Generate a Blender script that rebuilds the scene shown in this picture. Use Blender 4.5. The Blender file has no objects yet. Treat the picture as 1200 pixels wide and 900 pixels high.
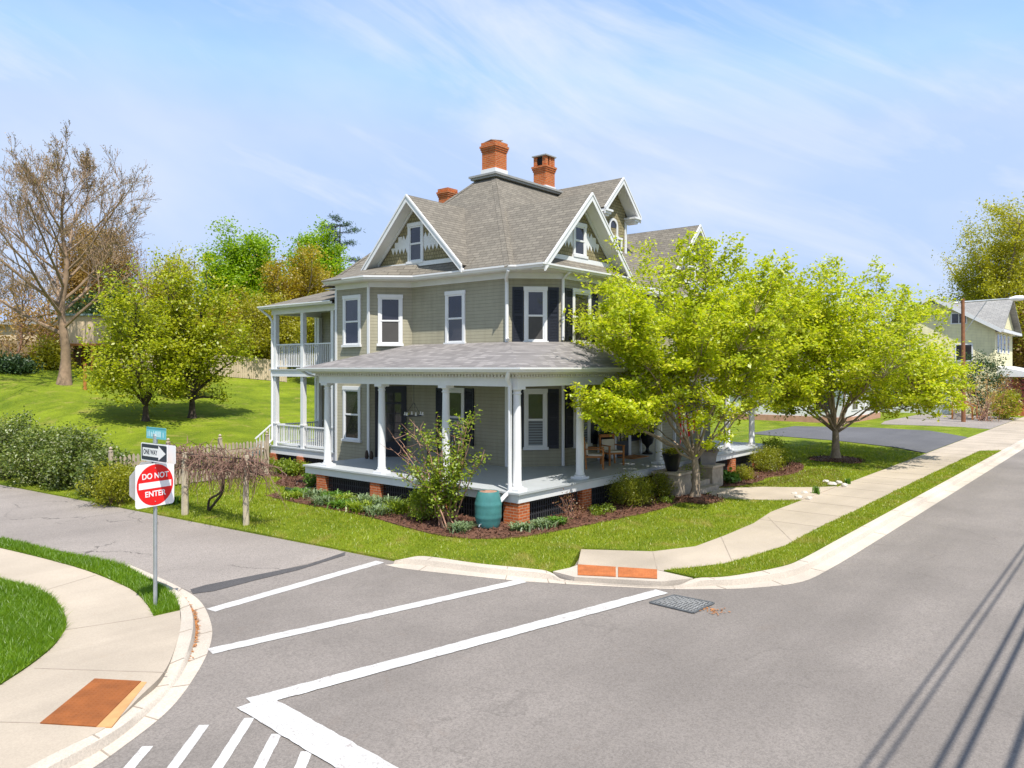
import bpy, bmesh, math, random
import numpy as np
from mathutils import Vector, Matrix
from mathutils.geometry import delaunay_2d_cdt

random.seed(7)
RNG = np.random.default_rng(11)
COL = bpy.context.scene.collection
V = Vector

# ------------------------------------------------------------------ survey
# World: origin at the foot of the porch corner column, +X along the main
# street, +Y up the side road, Z up.  CAM is where the photograph was taken.
UX, UY = 0.640, 0.768
CAMX, CAMY, CAMZ = -15.48, -12.73, 4.05
FPX = 900.0

def cam2w(px, d):
    """Plan point on the sight line of photo column px at d metres depth."""
    l = (px - 600) / FPX * d
    a, b = l - .13, d - 20.05
    return (UX*a + UY*b, -UY*a + UX*b)

def at(px, py, z):
    """Survey: plan point where a photo pixel meets the level z."""
    return cam2w(px, FPX*(CAMZ - z)/(py - 432.0))

def ats(pts, z):
    return [at(a, b, z) for a, b in pts]

def sstep(a, b, x):
    t = min(1, max(0, (x-a)/(b-a)))
    return t*t*(3-2*t)

def xedge(y):                    # edge of the side road along the lawn
    return -3.95 - .09*y if y < 8 else -4.67 - .092*(y-8)

def h(x, y):
    """Height of the ground of the house lot."""
    e = min(max(0, x - xedge(y))/3.0, 1)
    base = -.2 + .2*e*e*(3-2*e)
    s = sstep(-4.2, -.8, y)
    front = -.11 + (.11 + .12*sstep(3, 8, x)) * s
    z = min(base, front) if y < 4 else base
    if y > 16:
        t = y - 16
        hill = .155*t if t > 3 else .155*t*t/6 + .0775*t*(t/3)
        hill = min(hill, 4.6 - 1.2*math.exp(-(t-20)/8)) if t > 20 else hill
        z += hill * (1 - sstep(24, 46, x)) * sstep(.6, 7.5, x - xedge(y))
    return z

# ------------------------------------------------------------------ meshes
ORG = {}
KEEP = []

def link(o):
    COL.objects.link(o)
    return o

def Thing(name, label, cat, loc=(0, 0, 0), rot=0.0, group=None, local=False):
    o = link(bpy.data.objects.new(name, None))
    o.location = loc
    o.rotation_euler = (0, 0, rot)
    o.empty_display_size = .1
    o['label'] = label
    o['category'] = cat
    if group:
        o['group'] = group
    ORG[o.name] = V((0, 0, 0)) if local else V(loc)
    return o

def tag(o, label, cat, group=None):
    o['label'] = label
    o['category'] = cat
    if group:
        o['group'] = group
    return o

def mesh_obj(name, me, mats, parent=None):
    for m in (mats if isinstance(mats, (list, tuple)) else [mats]):
        me.materials.append(m)
    o = link(bpy.data.objects.new(name, me))
    if parent is not None:
        o.parent = parent
        ORG[o.name] = ORG[parent.name].copy()
    else:
        ORG[o.name] = V((0, 0, 0))
    return o

class MB:
    def __init__(s):
        s.v, s.f, s.m = [], [], []
    def add(s, vs, fs, m=0):
        n = len(s.v)
        s.v += [tuple(v) for v in vs]
        s.f += [tuple(n+i for i in f) for f in fs]
        s.m += [m]*len(fs)
        return s
    def hexa(s, p, m=0):            # 8 corners: bottom loop then top loop
        return s.add(p, [(3, 2, 1, 0), (4, 5, 6, 7), (0, 1, 5, 4), (1, 2, 6, 5), (2, 3, 7, 6), (3, 0, 4, 7)], m)
    def box(s, x0, x1, y0, y1, z0, z1, m=0):
        return s.hexa([(x0, y0, z0), (x1, y0, z0), (x1, y1, z0), (x0, y1, z0),
                       (x0, y0, z1), (x1, y0, z1), (x1, y1, z1), (x0, y1, z1)], m)
    def bar(s, p, q, w, hh, m=0, up=(0, 0, 1)):
        p, q = V(p), V(q)
        d = (q-p).normalized()
        a = d.cross(V(up))
        if a.length < 1e-4:
            a = d.cross(V((0, 1, 0)))
        a.normalize()
        b = a.cross(d)
        a *= w/2
        b *= hh/2
        return s.hexa([p-a-b, p+a-b, p+a+b, p-a+b, q-a-b, q+a-b, q+a+b, q-a+b], m)
    def prism(s, poly, off, m=0):
        off = V(off)
        n = len(poly)
        vs = [V(p) for p in poly] + [V(p)+off for p in poly]
        fs = [tuple(range(n-1, -1, -1)), tuple(range(n, 2*n))]
        fs += [(i, (i+1) % n, n+(i+1) % n, n+i) for i in range(n)]
        return s.add(vs, fs, m)
    def slab(s, poly, z0, z1, m=0):
        return s.prism([(p[0], p[1], z0) for p in poly], (0, 0, z1-z0), m)
    def tube(s, pts, rs, n=8, m=0, caps=True):
        pts = [V(p) for p in pts]
        k = len(pts)
        if not isinstance(rs, (list, tuple)):
            rs = [rs]*k
        ref = None
        vs = []
        for i, p in enumerate(pts):
            d = (pts[min(i+1, k-1)] - pts[max(i-1, 0)])
            d = d.normalized() if d.length > 1e-9 else V((0, 0, 1))
            if ref is None:
                ref = d.orthogonal().normalized()
            a = (ref - d*ref.dot(d))
            a = a.normalized() if a.length > 1e-6 else d.orthogonal().normalized()
            ref = a
            b = d.cross(a)
            for j in range(n):
                t = 2*math.pi*j/n
                vs.append(p + (a*math.cos(t) + b*math.sin(t))*rs[i])
        fs = []
        for i in range(k-1):
            for j in range(n):
                fs.append((i*n+j, i*n+(j+1) % n, (i+1)*n+(j+1) % n, (i+1)*n+j))
        if caps:
            fs.append(tuple(range(n-1, -1, -1)))
            fs.append(tuple(range((k-1)*n, k*n)))
        return s.add(vs, fs, m)
    def lathe(s, c, prof, n=20, m=0, caps=True):
        vs, fs = [], []
        for r, z in prof:
            for j in range(n):
                t = 2*math.pi*j/n
                vs.append((c[0]+r*math.cos(t), c[1]+r*math.sin(t), c[2]+z))
        for i in range(len(prof)-1):
            for j in range(n):
                fs.append((i*n+j, i*n+(j+1) % n, (i+1)*n+(j+1) % n, (i+1)*n+j))
        if caps:
            fs.append(tuple(range(n-1, -1, -1)))
            fs.append(tuple(range((len(prof)-1)*n, len(prof)*n)))
        return s.add(vs, fs, m)
    def build(s, name, mats, parent=None, smooth=False, bevel=0):
        me = bpy.data.meshes.new(name)
        o = ORG[parent.name] if parent is not None else V((0, 0, 0))
        me.from_pydata([(a-o.x, b-o.y, c-o.z) for a, b, c in s.v], [], s.f)
        if any(s.m):
            me.polygons.foreach_set('material_index', s.m)
        bm = bmesh.new()
        bm.from_mesh(me)
        bmesh.ops.recalc_face_normals(bm, faces=bm.faces)
        bm.to_mesh(me)
        bm.free()
        if smooth:
            me.polygons.foreach_set('use_smooth', [True]*len(me.polygons))
            try:
                me.set_sharp_from_angle(angle=math.radians(40))
            except Exception:
                pass
        ob = mesh_obj(name, me, mats, parent)
        if bevel:
            b = ob.modifiers.new('bevel', 'BEVEL')
            b.width = bevel
            b.segments = 2
            b.limit_method = 'ANGLE'
        return ob

def quads_obj(name, verts, k, mats, parent=None, smooth=False):
    """Many separate k-gons from one (N*k, 3) array of corners."""
    n = len(verts)//k
    me = bpy.data.meshes.new(name)
    if parent is not None:
        o = ORG[parent.name]
        verts = verts - np.array([o.x, o.y, o.z])
    me.vertices.add(n*k)
    me.vertices.foreach_set('co', verts.astype(np.float32).ravel())
    me.loops.add(n*k)
    me.loops.foreach_set('vertex_index', np.arange(n*k, dtype=np.int32))
    me.polygons.add(n)
    me.polygons.foreach_set('loop_start', np.arange(0, n*k, k, dtype=np.int32))
    me.polygons.foreach_set('loop_total', np.full(n, k, dtype=np.int32))
    me.update(calc_edges=True)
    return mesh_obj(name, me, mats, parent)

def inside(poly, P):
    """Vectorised point in polygon."""
    x, y = P[:, 0], P[:, 1]
    r = np.zeros(len(P), bool)
    n = len(poly)
    for i in range(n):
        x0, y0 = poly[i]
        x1, y1 = poly[(i+1) % n]
        c = ((y0 > y) != (y1 > y))
        with np.errstate(divide='ignore', invalid='ignore'):
            xi = (x1-x0)*(y-y0)/(y1-y0+1e-12)+x0
        r ^= c & (x < xi)
    return r

def sheet(name, poly, zf, mat, res=1.0, skirt=.25, kind='structure', parent=None, extra=None):
    """A ground surface over a polygon, following zf, with a skirt."""
    n = len(poly)
    bnd = []
    for i in range(n):
        a, b = V(poly[i]), V(poly[(i+1) % n])
        k = max(1, int((b-a).length/max(res*2, .3)))
        k = min(k, 60)
        for j in range(k):
            bnd.append(a.lerp(b, j/k))
    nb = len(bnd)
    xs = [p.x for p in bnd]
    ys = [p.y for p in bnd]
    pts = list(bnd)
    if res > 0:
        gx = np.arange(min(xs), max(xs), res)
        gy = np.arange(min(ys), max(ys), res)
        if len(gx)*len(gy) < 60000:
            P = np.array([(a, b) for a in gx for b in gy])
            if len(P):
                P = P[inside([(p.x, p.y) for p in bnd], P)]
                pts += [V((a, b)) for a, b in P]
    if extra:
        pts += [V(e) for e in extra]
    r = delaunay_2d_cdt(pts, [], [list(range(nb))], 1, 1e-5)
    vs = [(p.x, p.y, zf(p.x, p.y)) for p in r[0]]
    fs = [tuple(f) for f in r[2]]
    mb = MB()
    mb.v = vs
    mb.f = fs
    mb.m = [0]*len(fs)
    if skirt:
        top = [(p.x, p.y, zf(p.x, p.y)) for p in bnd]
        bot = [(a, b, c-skirt) for a, b, c in top]
        mb.add(top+bot, [(i, (i+1) % nb, nb+(i+1) % nb, nb+i) for i in range(nb)])
    me = bpy.data.meshes.new(name)
    me.from_pydata(mb.v, [], mb.f)
    bm = bmesh.new()
    bm.from_mesh(me)
    for f in bm.faces:
        f.normal_update()
        if f.normal.z < -.01:
            f.normal_flip()
    bm.to_mesh(me)
    bm.free()
    o = mesh_obj(name, me, mat, parent)
    if kind:
        o['kind'] = kind
    return o

# ------------------------------------------------------------------ materials
class NT:
    def __init__(s, name):
        s.mat = bpy.data.materials.new(name)
        s.mat.use_nodes = True
        s.t = s.mat.node_tree
        s.t.nodes.clear()
        s.out = s.n('ShaderNodeOutputMaterial')
    def n(s, typ, **kw):
        nd = s.t.nodes.new(typ)
        for k, v in kw.items():
            if k in nd.inputs:
                nd.inputs[k].default_value = v
            else:
                setattr(nd, k, v)
        return nd
    def l(s, a, b):
        s.t.links.new(a, b)
    def pos(s):
        return s.n('ShaderNodeNewGeometry').outputs['Position']
    def math(s, op, a, b=None, c=None, clamp=False):
        nd = s.n('ShaderNodeMath', operation=op)
        nd.use_clamp = clamp
        for i, x in enumerate((a, b, c)):
            if x is None:
                continue
            if isinstance(x, (int, float)):
                nd.inputs[i].default_value = x
            else:
                s.l(x, nd.inputs[i])
        return nd.outputs[0]
    def mix(s, f, a, b, mode='MIX'):
        nd = s.n('ShaderNodeMix', data_type='RGBA', blend_type=mode)
        for key, x in (('Factor', f), ('A', a), ('B', b)):
            if key == 'Factor':
                sock = nd.inputs[0]
            else:
                sock = nd.inputs[6 if key == 'A' else 7]
            if isinstance(x, (int, float)):
                sock.default_value = x
            elif isinstance(x, (tuple, list)):
                sock.default_value = (*x[:3], 1)
            else:
                s.l(x, sock)
        return nd.outputs[2]
    def noise(s, scale, detail=3, rough=.55, vec=None, dist=0):
        nd = s.n('ShaderNodeTexNoise')
        nd.inputs['Scale'].default_value = scale
        nd.inputs['Detail'].default_value = detail
        nd.inputs['Roughness'].default_value = rough
        nd.inputs['Distortion'].default_value = dist
        s.l(vec if vec is not None else s.pos(), nd.inputs['Vector'])
        return nd.outputs[0]
    def ramp(s, f, stops, interp='LINEAR'):
        nd = s.n('ShaderNodeValToRGB')
        nd.color_ramp.interpolation = interp
        el = nd.color_ramp.elements
        while len(el) < len(stops):
            el.new(.5)
        for e, (p, c) in zip(el, stops):
            e.position = p
            e.color = (*c[:3], 1) if isinstance(c, (tuple, list)) else (c, c, c, 1)
        s.l(f, nd.inputs[0])
        return nd.outputs[0]
    def planar(s, zs=1.0):
        """(along the wall, up) from position and the face's own direction."""
        g = s.n('ShaderNodeNewGeometry')
        a = s.n('ShaderNodeSeparateXYZ')
        s.l(g.outputs['True Normal'], a.inputs[0])
        p = s.n('ShaderNodeSeparateXYZ')
        s.l(g.outputs['Position'], p.inputs[0])
        f = s.math('GREATER_THAN', s.math('ABSOLUTE', a.outputs[0]), s.math('ABSOLUTE', a.outputs[1]))
        hx = s.math('ADD', s.math('MULTIPLY', f, p.outputs[1]),
                    s.math('MULTIPLY', s.math('SUBTRACT', 1.0, f), p.outputs[0]))
        c = s.n('ShaderNodeCombineXYZ')
        s.l(hx, c.inputs[0])
        s.l(s.math('MULTIPLY', p.outputs[2], zs), c.inputs[1])
        return c.outputs[0]
    def bump(s, hgt, strength=.3, dist=.02):
        b = s.n('ShaderNodeBump')
        b.inputs['Strength'].default_value = strength
        b.inputs['Distance'].default_value = dist
        s.l(hgt, b.inputs['Height'])
        return b.outputs[0]
    def fin(s, color, rough=.6, normal=None, spec=.35, metal=0.0, coat=0.0):
        b = s.n('ShaderNodeBsdfPrincipled')
        for key, x in (('Base Color', color), ('Roughness', rough)):
            if isinstance(x, (int, float)):
                b.inputs[key].default_value = x
            elif isinstance(x, (tuple, list)):
                b.inputs[key].default_value = (*x[:3], 1)
            else:
                s.l(x, b.inputs[key])
        b.inputs['Specular IOR Level'].default_value = spec
        b.inputs['Metallic'].default_value = metal
        b.inputs['Coat Weight'].default_value = coat
        if normal is not None:
            s.l(normal, b.inputs['Normal'])
        s.l(b.outputs[0], s.out.inputs[0])
        return s.mat

def sc(c, k):
    return tuple(min(1, x*k) for x in c)

def mat(name, c, rough=.6, var=.12, scale=3, bump=0, bscale=60, spec=.35, metal=0, coat=0):
    t = NT(name)
    n1 = t.noise(scale, 5, .6)
    col = t.ramp(n1, [(.3, sc(c, 1-var)), (.7, sc(c, 1+var))])
    n2 = t.noise(scale*13, 3, .6)
    col = t.mix(t.ramp(n2, [(.35, .0), (.75, var)]), col, sc(c, .55))
    nb = None
    if bump:
        nb = t.bump(t.noise(bscale, 4, .6), bump, .01)
    return t.fin(col, rough, nb, spec, metal, coat)

def siding(name, c, lap=.115):
    t = NT(name)
    p = t.n('ShaderNodeSeparateXYZ')
    t.l(t.pos(), p.inputs[0])
    fr = t.math('FRACT', t.math('DIVIDE', p.outputs[2], lap))
    n1 = t.noise(1.3, 4, .6)
    col = t.ramp(n1, [(.3, sc(c, .9)), (.7, sc(c, 1.07))])
    v = t.n('ShaderNodeCombineXYZ')
    t.l(t.math('ADD', p.outputs[0], p.outputs[1]), v.inputs[0])
    t.l(t.math('MULTIPLY', t.math('FLOOR', t.math('DIVIDE', p.outputs[2], lap)), 7.3), v.inputs[1])
    n2 = t.noise(.6, 2, .5, v.outputs[0])
    col = t.mix(t.ramp(n2, [(.3, .0), (.7, .16)]), col, sc(c, .62))
    sm = t.n('ShaderNodeMapping')
    sm.inputs['Scale'].default_value = (5, 5, .45)
    t.l(t.pos(), sm.inputs[0])
    col = t.mix(t.ramp(t.noise(1.0, 5, .65, sm.outputs[0]), [(.45, 0), (.75, .4)]), col, sc((c[0]*.95, c[1]*.9, c[2]*.9), .66))
    ln = t.ramp(fr, [(0, 1), (.08, .75), (.13, 0), (1, 0)])
    col = t.mix(t.math('MULTIPLY', ln, .5), col, sc(c, .3))
    return t.fin(col, .55, t.bump(t.math('SUBTRACT', 1.0, fr), .8, .018), .3)

def brick(name, c1, c2, mort, w=.22, hh=.075, mw=.012):
    t = NT(name)
    v = t.planar()
    b = t.n('ShaderNodeTexBrick')
    t.l(v, b.inputs['Vector'])
    b.inputs['Scale'].default_value = 1
    b.inputs['Brick Width'].default_value = w
    b.inputs['Row Height'].default_value = hh
    b.inputs['Mortar Size'].default_value = mw
    b.inputs['Bias'].default_value = -.1
    b.inputs['Color1'].default_value = (*c1, 1)
    b.inputs['Color2'].default_value = (*c2, 1)
    b.inputs['Mortar'].default_value = (*mort, 1)
    col = t.mix(t.ramp(t.noise(9, 4), [(.35, 0), (.75, .4)]), b.outputs[0], sc(c1, .45))
    return t.fin(col, .85, t.bump(t.math('SUBTRACT', 1.0, b.outputs[1]), .6, .012), .2)

def shingles(name, c1, c2, w=.31, hh=.105, zs=1.0, drk=.45):
    t = NT(name)
    v = t.planar(zs)
    b = t.n('ShaderNodeTexBrick')
    t.l(v, b.inputs['Vector'])
    b.offset = .37
    b.inputs['Scale'].default_value = 1
    b.inputs['Brick Width'].default_value = w
    b.inputs['Row Height'].default_value = hh
    b.inputs['Mortar Size'].default_value = .010
    b.inputs['Mortar Smooth'].default_value = .3
    b.inputs['Bias'].default_value = 0
    b.inputs['Color1'].default_value = (*c1, 1)
    b.inputs['Color2'].default_value = (*c2, 1)
    b.inputs['Mortar'].default_value = (*sc(c1, drk), 1)
    n = t.noise(.7, 4)
    col = t.mix(t.ramp(n, [(.35, 0), (.75, .3)]), b.outputs[0], sc(c2, .7))
    col = t.mix(t.ramp(t.noise(90, 2, .7), [(.4, 0), (.8, .35)]), col, sc(c1, .5))
    return t.fin(col, .9, t.bump(t.math('SUBTRACT', 1.0, b.outputs[1]), .7, .015), .15)

def leafmat(name, cols, trans=.4, gloss=.04, dry=None):
    t = NT(name)
    g = t.n('ShaderNodeNewGeometry')
    k = len(cols)
    col = t.ramp(g.outputs['Random Per Island'], [(i/(k-1), c) for i, c in enumerate(cols)])
    col = t.mix(t.ramp(t.noise(.45, 2), [(.35, 0), (.7, .4)]), col, sc(cols[0], .8))
    if dry:
        col = t.mix(t.ramp(t.noise(1.1, 4, .6, dist=.6), [(.55, 0), (.70, .7)]), col, dry)
    d = t.n('ShaderNodeBsdfDiffuse')
    t.l(col, d.inputs[0])
    tr = t.n('ShaderNodeBsdfTranslucent')
    t.l(t.mix(1.0, col, (1.35, 1.3, .7), 'MULTIPLY'), tr.inputs[0])
    m = t.n('ShaderNodeMixShader')
    m.inputs[0].default_value = trans
    t.l(d.outputs[0], m.inputs[1])
    t.l(tr.outputs[0], m.inputs[2])
    gl = t.n('ShaderNodeBsdfGlossy')
    gl.inputs['Roughness'].default_value = .45
    m2 = t.n('ShaderNodeMixShader')
    m2.inputs[0].default_value = gloss
    t.l(m.outputs[0], m2.inputs[1])
    t.l(gl.outputs[0], m2.inputs[2])
    t.l(m2.outputs[0], t.out.inputs[0])
    return t.mat

def asphalt(name, c, speck=.5, patch=.18, cracks=0):
    t = NT(name)
    col = t.ramp(t.noise(.35, 5, .6), [(.3, sc(c, 1-patch)), (.7, sc(c, 1+patch*.8))])
    st = t.n('ShaderNodeMapping')
    st.inputs['Scale'].default_value = (.045, .75, 1)
    t.l(t.pos(), st.inputs[0])
    col = t.mix(t.ramp(t.noise(1.0, 4, .55, st.outputs[0]), [(.42, 0), (.66, .42)]), col, sc(c, .66))
    col = t.mix(t.ramp(t.noise(.16, 4, .6, dist=.8), [(.48, 0), (.66, .35)]), col, sc(c, 1.3))
    n = t.noise(34, 4, .8)
    col = t.mix(t.ramp(n, [(.40, min(1, speck*1.5)), (.56, 0)]), col, sc(c, .45))
    n3 = t.noise(52, 3, .8)
    col = t.mix(t.ramp(n3, [(.56, 0), (.70, min(1, speck*1.5))]), col, sc(c, 1.75))
    vo = t.n('ShaderNodeTexVoronoi')
    vo.inputs['Scale'].default_value = 2.4
    t.l(t.pos(), vo.inputs['Vector'])
    col = t.mix(t.ramp(vo.outputs['Distance'], [(.02, speck), (.035, 0)]), col, sc(c, .3))
    n4 = t.noise(1.9, 4, .65, dist=1.2)
    col = t.mix(t.ramp(n4, [(.62, 0), (.8, .35)]), col, sc((c[0]*.8, c[1]*.7, c[2]*.62), 1))
    if cracks:
        wv = t.n('ShaderNodeVectorMath', operation='ADD')
        nz = t.n('ShaderNodeTexNoise')
        nz.inputs['Scale'].default_value = 1.6
        nz.inputs['Detail'].default_value = 5
        t.l(t.pos(), nz.inputs['Vector'])
        t.l(t.pos(), wv.inputs[0])
        t.l(nz.outputs['Color'], wv.inputs[1])
        ve = t.n('ShaderNodeTexVoronoi', feature='DISTANCE_TO_EDGE')
        ve.inputs['Scale'].default_value = .33
        t.l(wv.outputs[0], ve.inputs['Vector'])
        ln = t.ramp(ve.outputs[0], [(.0, 1), (.0035, 1), (.007, 0)])
        mk = t.ramp(t.noise(.28, 2), [(.47, 0), (.56, cracks)])
        col = t.mix(t.math('MULTIPLY', ln, mk), col, sc(c, .35))
        sp_ = t.ramp(t.noise(.9, 5, .7, dist=2), [(.66, 0), (.74, .3)])
        col = t.mix(sp_, col, sc(c, .6))
    return t.fin(col, .85, t.bump(t.noise(150, 2, .7), .5, .006), .25)

def lawnmat(name, c1, c2, c3, s=1.0):
    t = NT(name)
    n = t.noise(.42*s, 6, .65, dist=.4)
    col = t.ramp(n, [(.34, c1), (.52, c2), (.68, sc(c2, 1.25))])
    mp = t.n('ShaderNodeMapping')
    mp.inputs['Rotation'].default_value = (0, 0, .5)
    mp.inputs['Scale'].default_value = (.16, 1.3, 1)
    t.l(t.pos(), mp.inputs[0])
    col = t.mix(t.ramp(t.noise(1.0, 4, .6, mp.outputs[0]), [(.45, 0), (.7, .5)]), col, sc(c1, .8))
    n2 = t.noise(1.1*s, 4, .6, dist=.6)
    col = t.mix(t.ramp(n2, [(.55, 0), (.70, .7)]), col, c3)
    n3 = t.noise(26, 4, .75)
    col = t.mix(t.ramp(n3, [(.35, .75), (.6, 0)]), col, sc(c1, .35))
    n4 = t.noise(55, 2, .7)
    col = t.mix(t.ramp(n4, [(.6, 0), (.75, .6)]), col, sc(c2, 1.7))
    return t.fin(col, .9, t.bump(t.noise(40, 4, .75), .9, .05), .15)

def glassmat(name, c, rough=.04, spec=.8):
    t = NT(name)
    col = t.ramp(t.noise(1.2, 3), [(.35, sc(c, .7)), (.7, sc(c, 1.3))])
    nb = t.bump(t.noise(2.6, 3), .22, .02)
    return t.fin(col, rough, nb, spec)
# ------------------------------------------------------------------ palette
SIDING = siding('olive_siding', (.325, .30, .212))
CREAM = siding('cream_siding', (.76, .70, .43), .14)
WHITE = mat('white_paint', (.68, .68, .68), .45, .05, 2)
OFFWHITE = mat('warm_white_paint', (.62, .60, .54), .5, .06, 2)
SOFFIT = mat('soffit_paint', (.74, .74, .72), .6, .05)
ROOF = shingles('roof_shingle', (.235, .21, .172), (.165, .148, .123), zs=1.0)
PROOF = shingles('porch_shingle', (.315, .292, .28), (.165, .152, .148), hh=.05, w=.28, drk=.6)
GSHIN = shingles('gable_shingle', (.34, .29, .17), (.26, .22, .12), w=.13, hh=.12, drk=.3)
DECKROOF = mat('deck_edge_metal', (.30, .30, .29), .5, .1)
BRICK = brick('orange_brick', (.56, .135, .03), (.40, .085, .022), (.42, .26, .15), mw=.010)
BRICKR = brick('pier_brick', (.52, .13, .035), (.37, .085, .028), (.45, .30, .20), mw=.009)
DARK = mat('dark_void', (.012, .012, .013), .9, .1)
LATT = mat('black_lattice', (.035, .036, .04), .6, .15)
NAVY = mat('black_shutter_paint', (.016, .019, .03), .45, .15)
GLASS = glassmat('window_glass', (.035, .032, .034))
GLASSB = glassmat('sky_glass', (.022, .022, .034), .03, .7)
SCREEN = mat('window_screen', (.07, .066, .062), .7, .12, 1.5)
BLIND = None
PFLOOR = mat('porch_floor_paint', (.42, .44, .45), .4, .07, 1.5)
CEIL = mat('porch_ceiling_paint', (.55, .58, .56), .6, .05)
WOODO = mat('orange_wood', (.40, .155, .04), .5, .2, 6)
WOODD = mat('dark_wood', (.07, .045, .03), .6, .2, 6)
POLEW = mat('pole_wood', (.24, .105, .05), .8, .25, 4, .3)
FENCEW = mat('picket_wood', (.42, .345, .26), .85, .2, 3, .3, 80)
FENCEB = mat('brown_fence_wood', (.30, .21, .11), .85, .3, 2, .3, 80)
FENCEP = mat('pale_fence_wood', (.50, .40, .28), .85, .15, 2)
POSTW = mat('weathered_post', (.47, .40, .29), .9, .2, 5, .5, 60)
GALV = mat('galvanised_steel', (.42, .45, .47), .42, .12, 5, 0, 60, .5, .6)
SIGNW = mat('sign_white', (.82, .80, .80), .4, .03)
SIGNR = mat('sign_red', (.72, .012, .012), .4, .06)
SIGNK = mat('sign_black', (.03, .032, .055), .4, .1)
SIGNB = mat('sign_back_metal', (.50, .50, .50), .45, .06, 3, 0, 60, .5, .3)
TEAL = mat('street_sign_teal', (.16, .50, .58), .4, .06)
TEALD = mat('street_sign_edge', (.08, .33, .40), .4, .06)
TEALL = mat('street_sign_letters', (.62, .78, .82), .4, .04)
BARREL = mat('green_barrel_plastic', (.055, .19, .185), .42, .15, 4)
BARRELD = mat('dark_teal_barrel', (.04, .10, .12), .45, .15, 4)
STONE = mat('pedestal_stone', (.36, .30, .23), .85, .25, 6, .5, 40)
ROCK = mat('white_rock', (.50, .46, .40), .85, .12, 9, .5, 30)
URNK = mat('black_urn', (.012, .013, .015), .35, .2)
POTG = mat('grey_planter', (.22, .20, .185), .7, .2)
CUSH = mat('cushion_cloth', (.62, .56, .46), .9, .08)
FRED = mat('flag_red', (.55, .03, .035), .8, .1)
FWHT = mat('flag_white', (.78, .76, .74), .8, .05)
FBLU = mat('flag_blue', (.03, .05, .2), .8, .1)
RUST = mat('rust_iron', (.25, .078, .018), .85, .22, 4, .8, 45)
RUSTL = mat('rust_stain', (.50, .27, .11), .8, .2, 3)
PANELO = mat('ochre_warning_panel', (.40, .125, .038), .75, .22, 5, .7, 45)
IRON = mat('grate_iron', (.10, .105, .11), .6, .25, 8)
PIPE = mat('black_pipe', (.02, .02, .022), .4, .2)
ASPH = asphalt('street_asphalt', (.225, .198, .176), .38, .2, .22)
ASPHS = asphalt('side_road_asphalt', (.285, .25, .222), .4, .14, .9)
ASPHD = asphalt('driveway_asphalt', (.118, .116, .12), .35)
TAR = asphalt('tar_seam', (.085, .08, .08), .4)
CONC = asphalt('pavement_concrete', (.41, .345, .27), .12, .2)
KERB = asphalt('kerb_concrete', (.51, .445, .37), .22, .24)
def paintmat():
    t = NT('road_paint')
    n = t.noise(5, 6, .75)
    g = t.noise(45, 3, .8)
    c = t.ramp(t.noise(.8, 4), [(.3, (.47, .46, .445)), (.7, (.58, .57, .555))])
    c = t.mix(t.ramp(g, [(.43, .85), (.50, 0)]), c, (.34, .32, .30))
    c = t.mix(t.ramp(n, [(.57, 0), (.64, .7)]), c, (.26, .22, .20))
    c = t.mix(t.ramp(t.noise(1.3, 5, .7), [(.5, 0), (.75, .45)]), c, (.36, .34, .31))
    return t.fin(c, .7, t.bump(t.noise(120, 2), .3, .004), .3)
PAINT = paintmat()
PAINT0 = asphalt('road_paint', (.66, .65, .63), .22, .07)
LAWN = lawnmat('lawn_ground', (.11, .17, .008), (.225, .285, .015), (.36, .31, .08))
LAWNL = lawnmat('island_lawn_ground', (.075, .15, .006), (.13, .215, .008), (.17, .23, .02))
FIELD = lawnmat('field_ground', (.08, .13, .02), (.12, .18, .025), (.2, .2, .06), .2)
MULCH = mat('red_brown_mulch', (.125, .056, .034), .95, .45, 9, 1.0, 30)
DIRT = mat('bare_earth', (.36, .23, .13), .95, .3, 5, .6, 40)
BARK = mat('grey_brown_bark', (.29, .225, .165), .95, .3, 7, 1.0, 30)
BARKD = mat('dark_bark', (.075, .055, .042), .95, .3, 7, .8, 30)
BARKB = mat('bare_tree_bark', (.27, .205, .15), .95, .3, 3, .8, 20)
TWIG = mat('vine_twig', (.20, .115, .085), .9, .35, 14)
TWIGP = mat('pink_twig', (.34, .19, .13), .9, .3, 14)
LIME = leafmat('lime_leaves', [(.28, .36, .008), (.41, .50, .010), (.53, .59, .015), (.66, .64, .07)], .52)
LIME2 = leafmat('spring_leaves', [(.24, .29, .008), (.35, .41, .01), (.45, .49, .02), (.52, .50, .06)], .52)
BRIGHT = leafmat('bright_green_leaves', [(.17, .31, .005), (.27, .43, .008), (.38, .50, .012)], .5)
OLIVE = leafmat('olive_leaves', [(.25, .25, .012), (.37, .36, .018), (.48, .44, .03)], .5)
OCHRE = leafmat('ochre_leaves', [(.26, .22, .014), (.40, .32, .02), (.48, .34, .03)], .48)
RUSTY = leafmat('rusty_foliage', [(.26, .16, .04), (.38, .23, .06), (.44, .30, .08)], .4)
PINE = leafmat('pine_needles', [(.03, .065, .02), (.055, .105, .03), (.08, .13, .045)], .3)
HEDGE = leafmat('hedge_leaves', [(.04, .075, .010), (.085, .14, .014), (.15, .20, .02), (.20, .25, .03), (.20, .25, .04), (.36, .36, .2)], .3, .05)
YELLOW = leafmat('yellow_green_leaves', [(.18, .20, .008), (.30, .32, .01), (.40, .38, .02)], .45)
SHRUBG = leafmat('shrub_leaves', [(.13, .20, .012), (.24, .33, .015), (.36, .43, .04)], .45)
BOX = leafmat('boxwood_leaves', [(.15, .18, .01), (.27, .30, .012), (.38, .37, .02)], .45)
REDL = leafmat('red_leaves', [(.16, .05, .03), (.26, .11, .05), (.24, .18, .05)], .35)
SILVER = leafmat('silver_green_leaves', [(.12, .19, .09), (.20, .28, .12), (.30, .36, .20)], .35)
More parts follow.
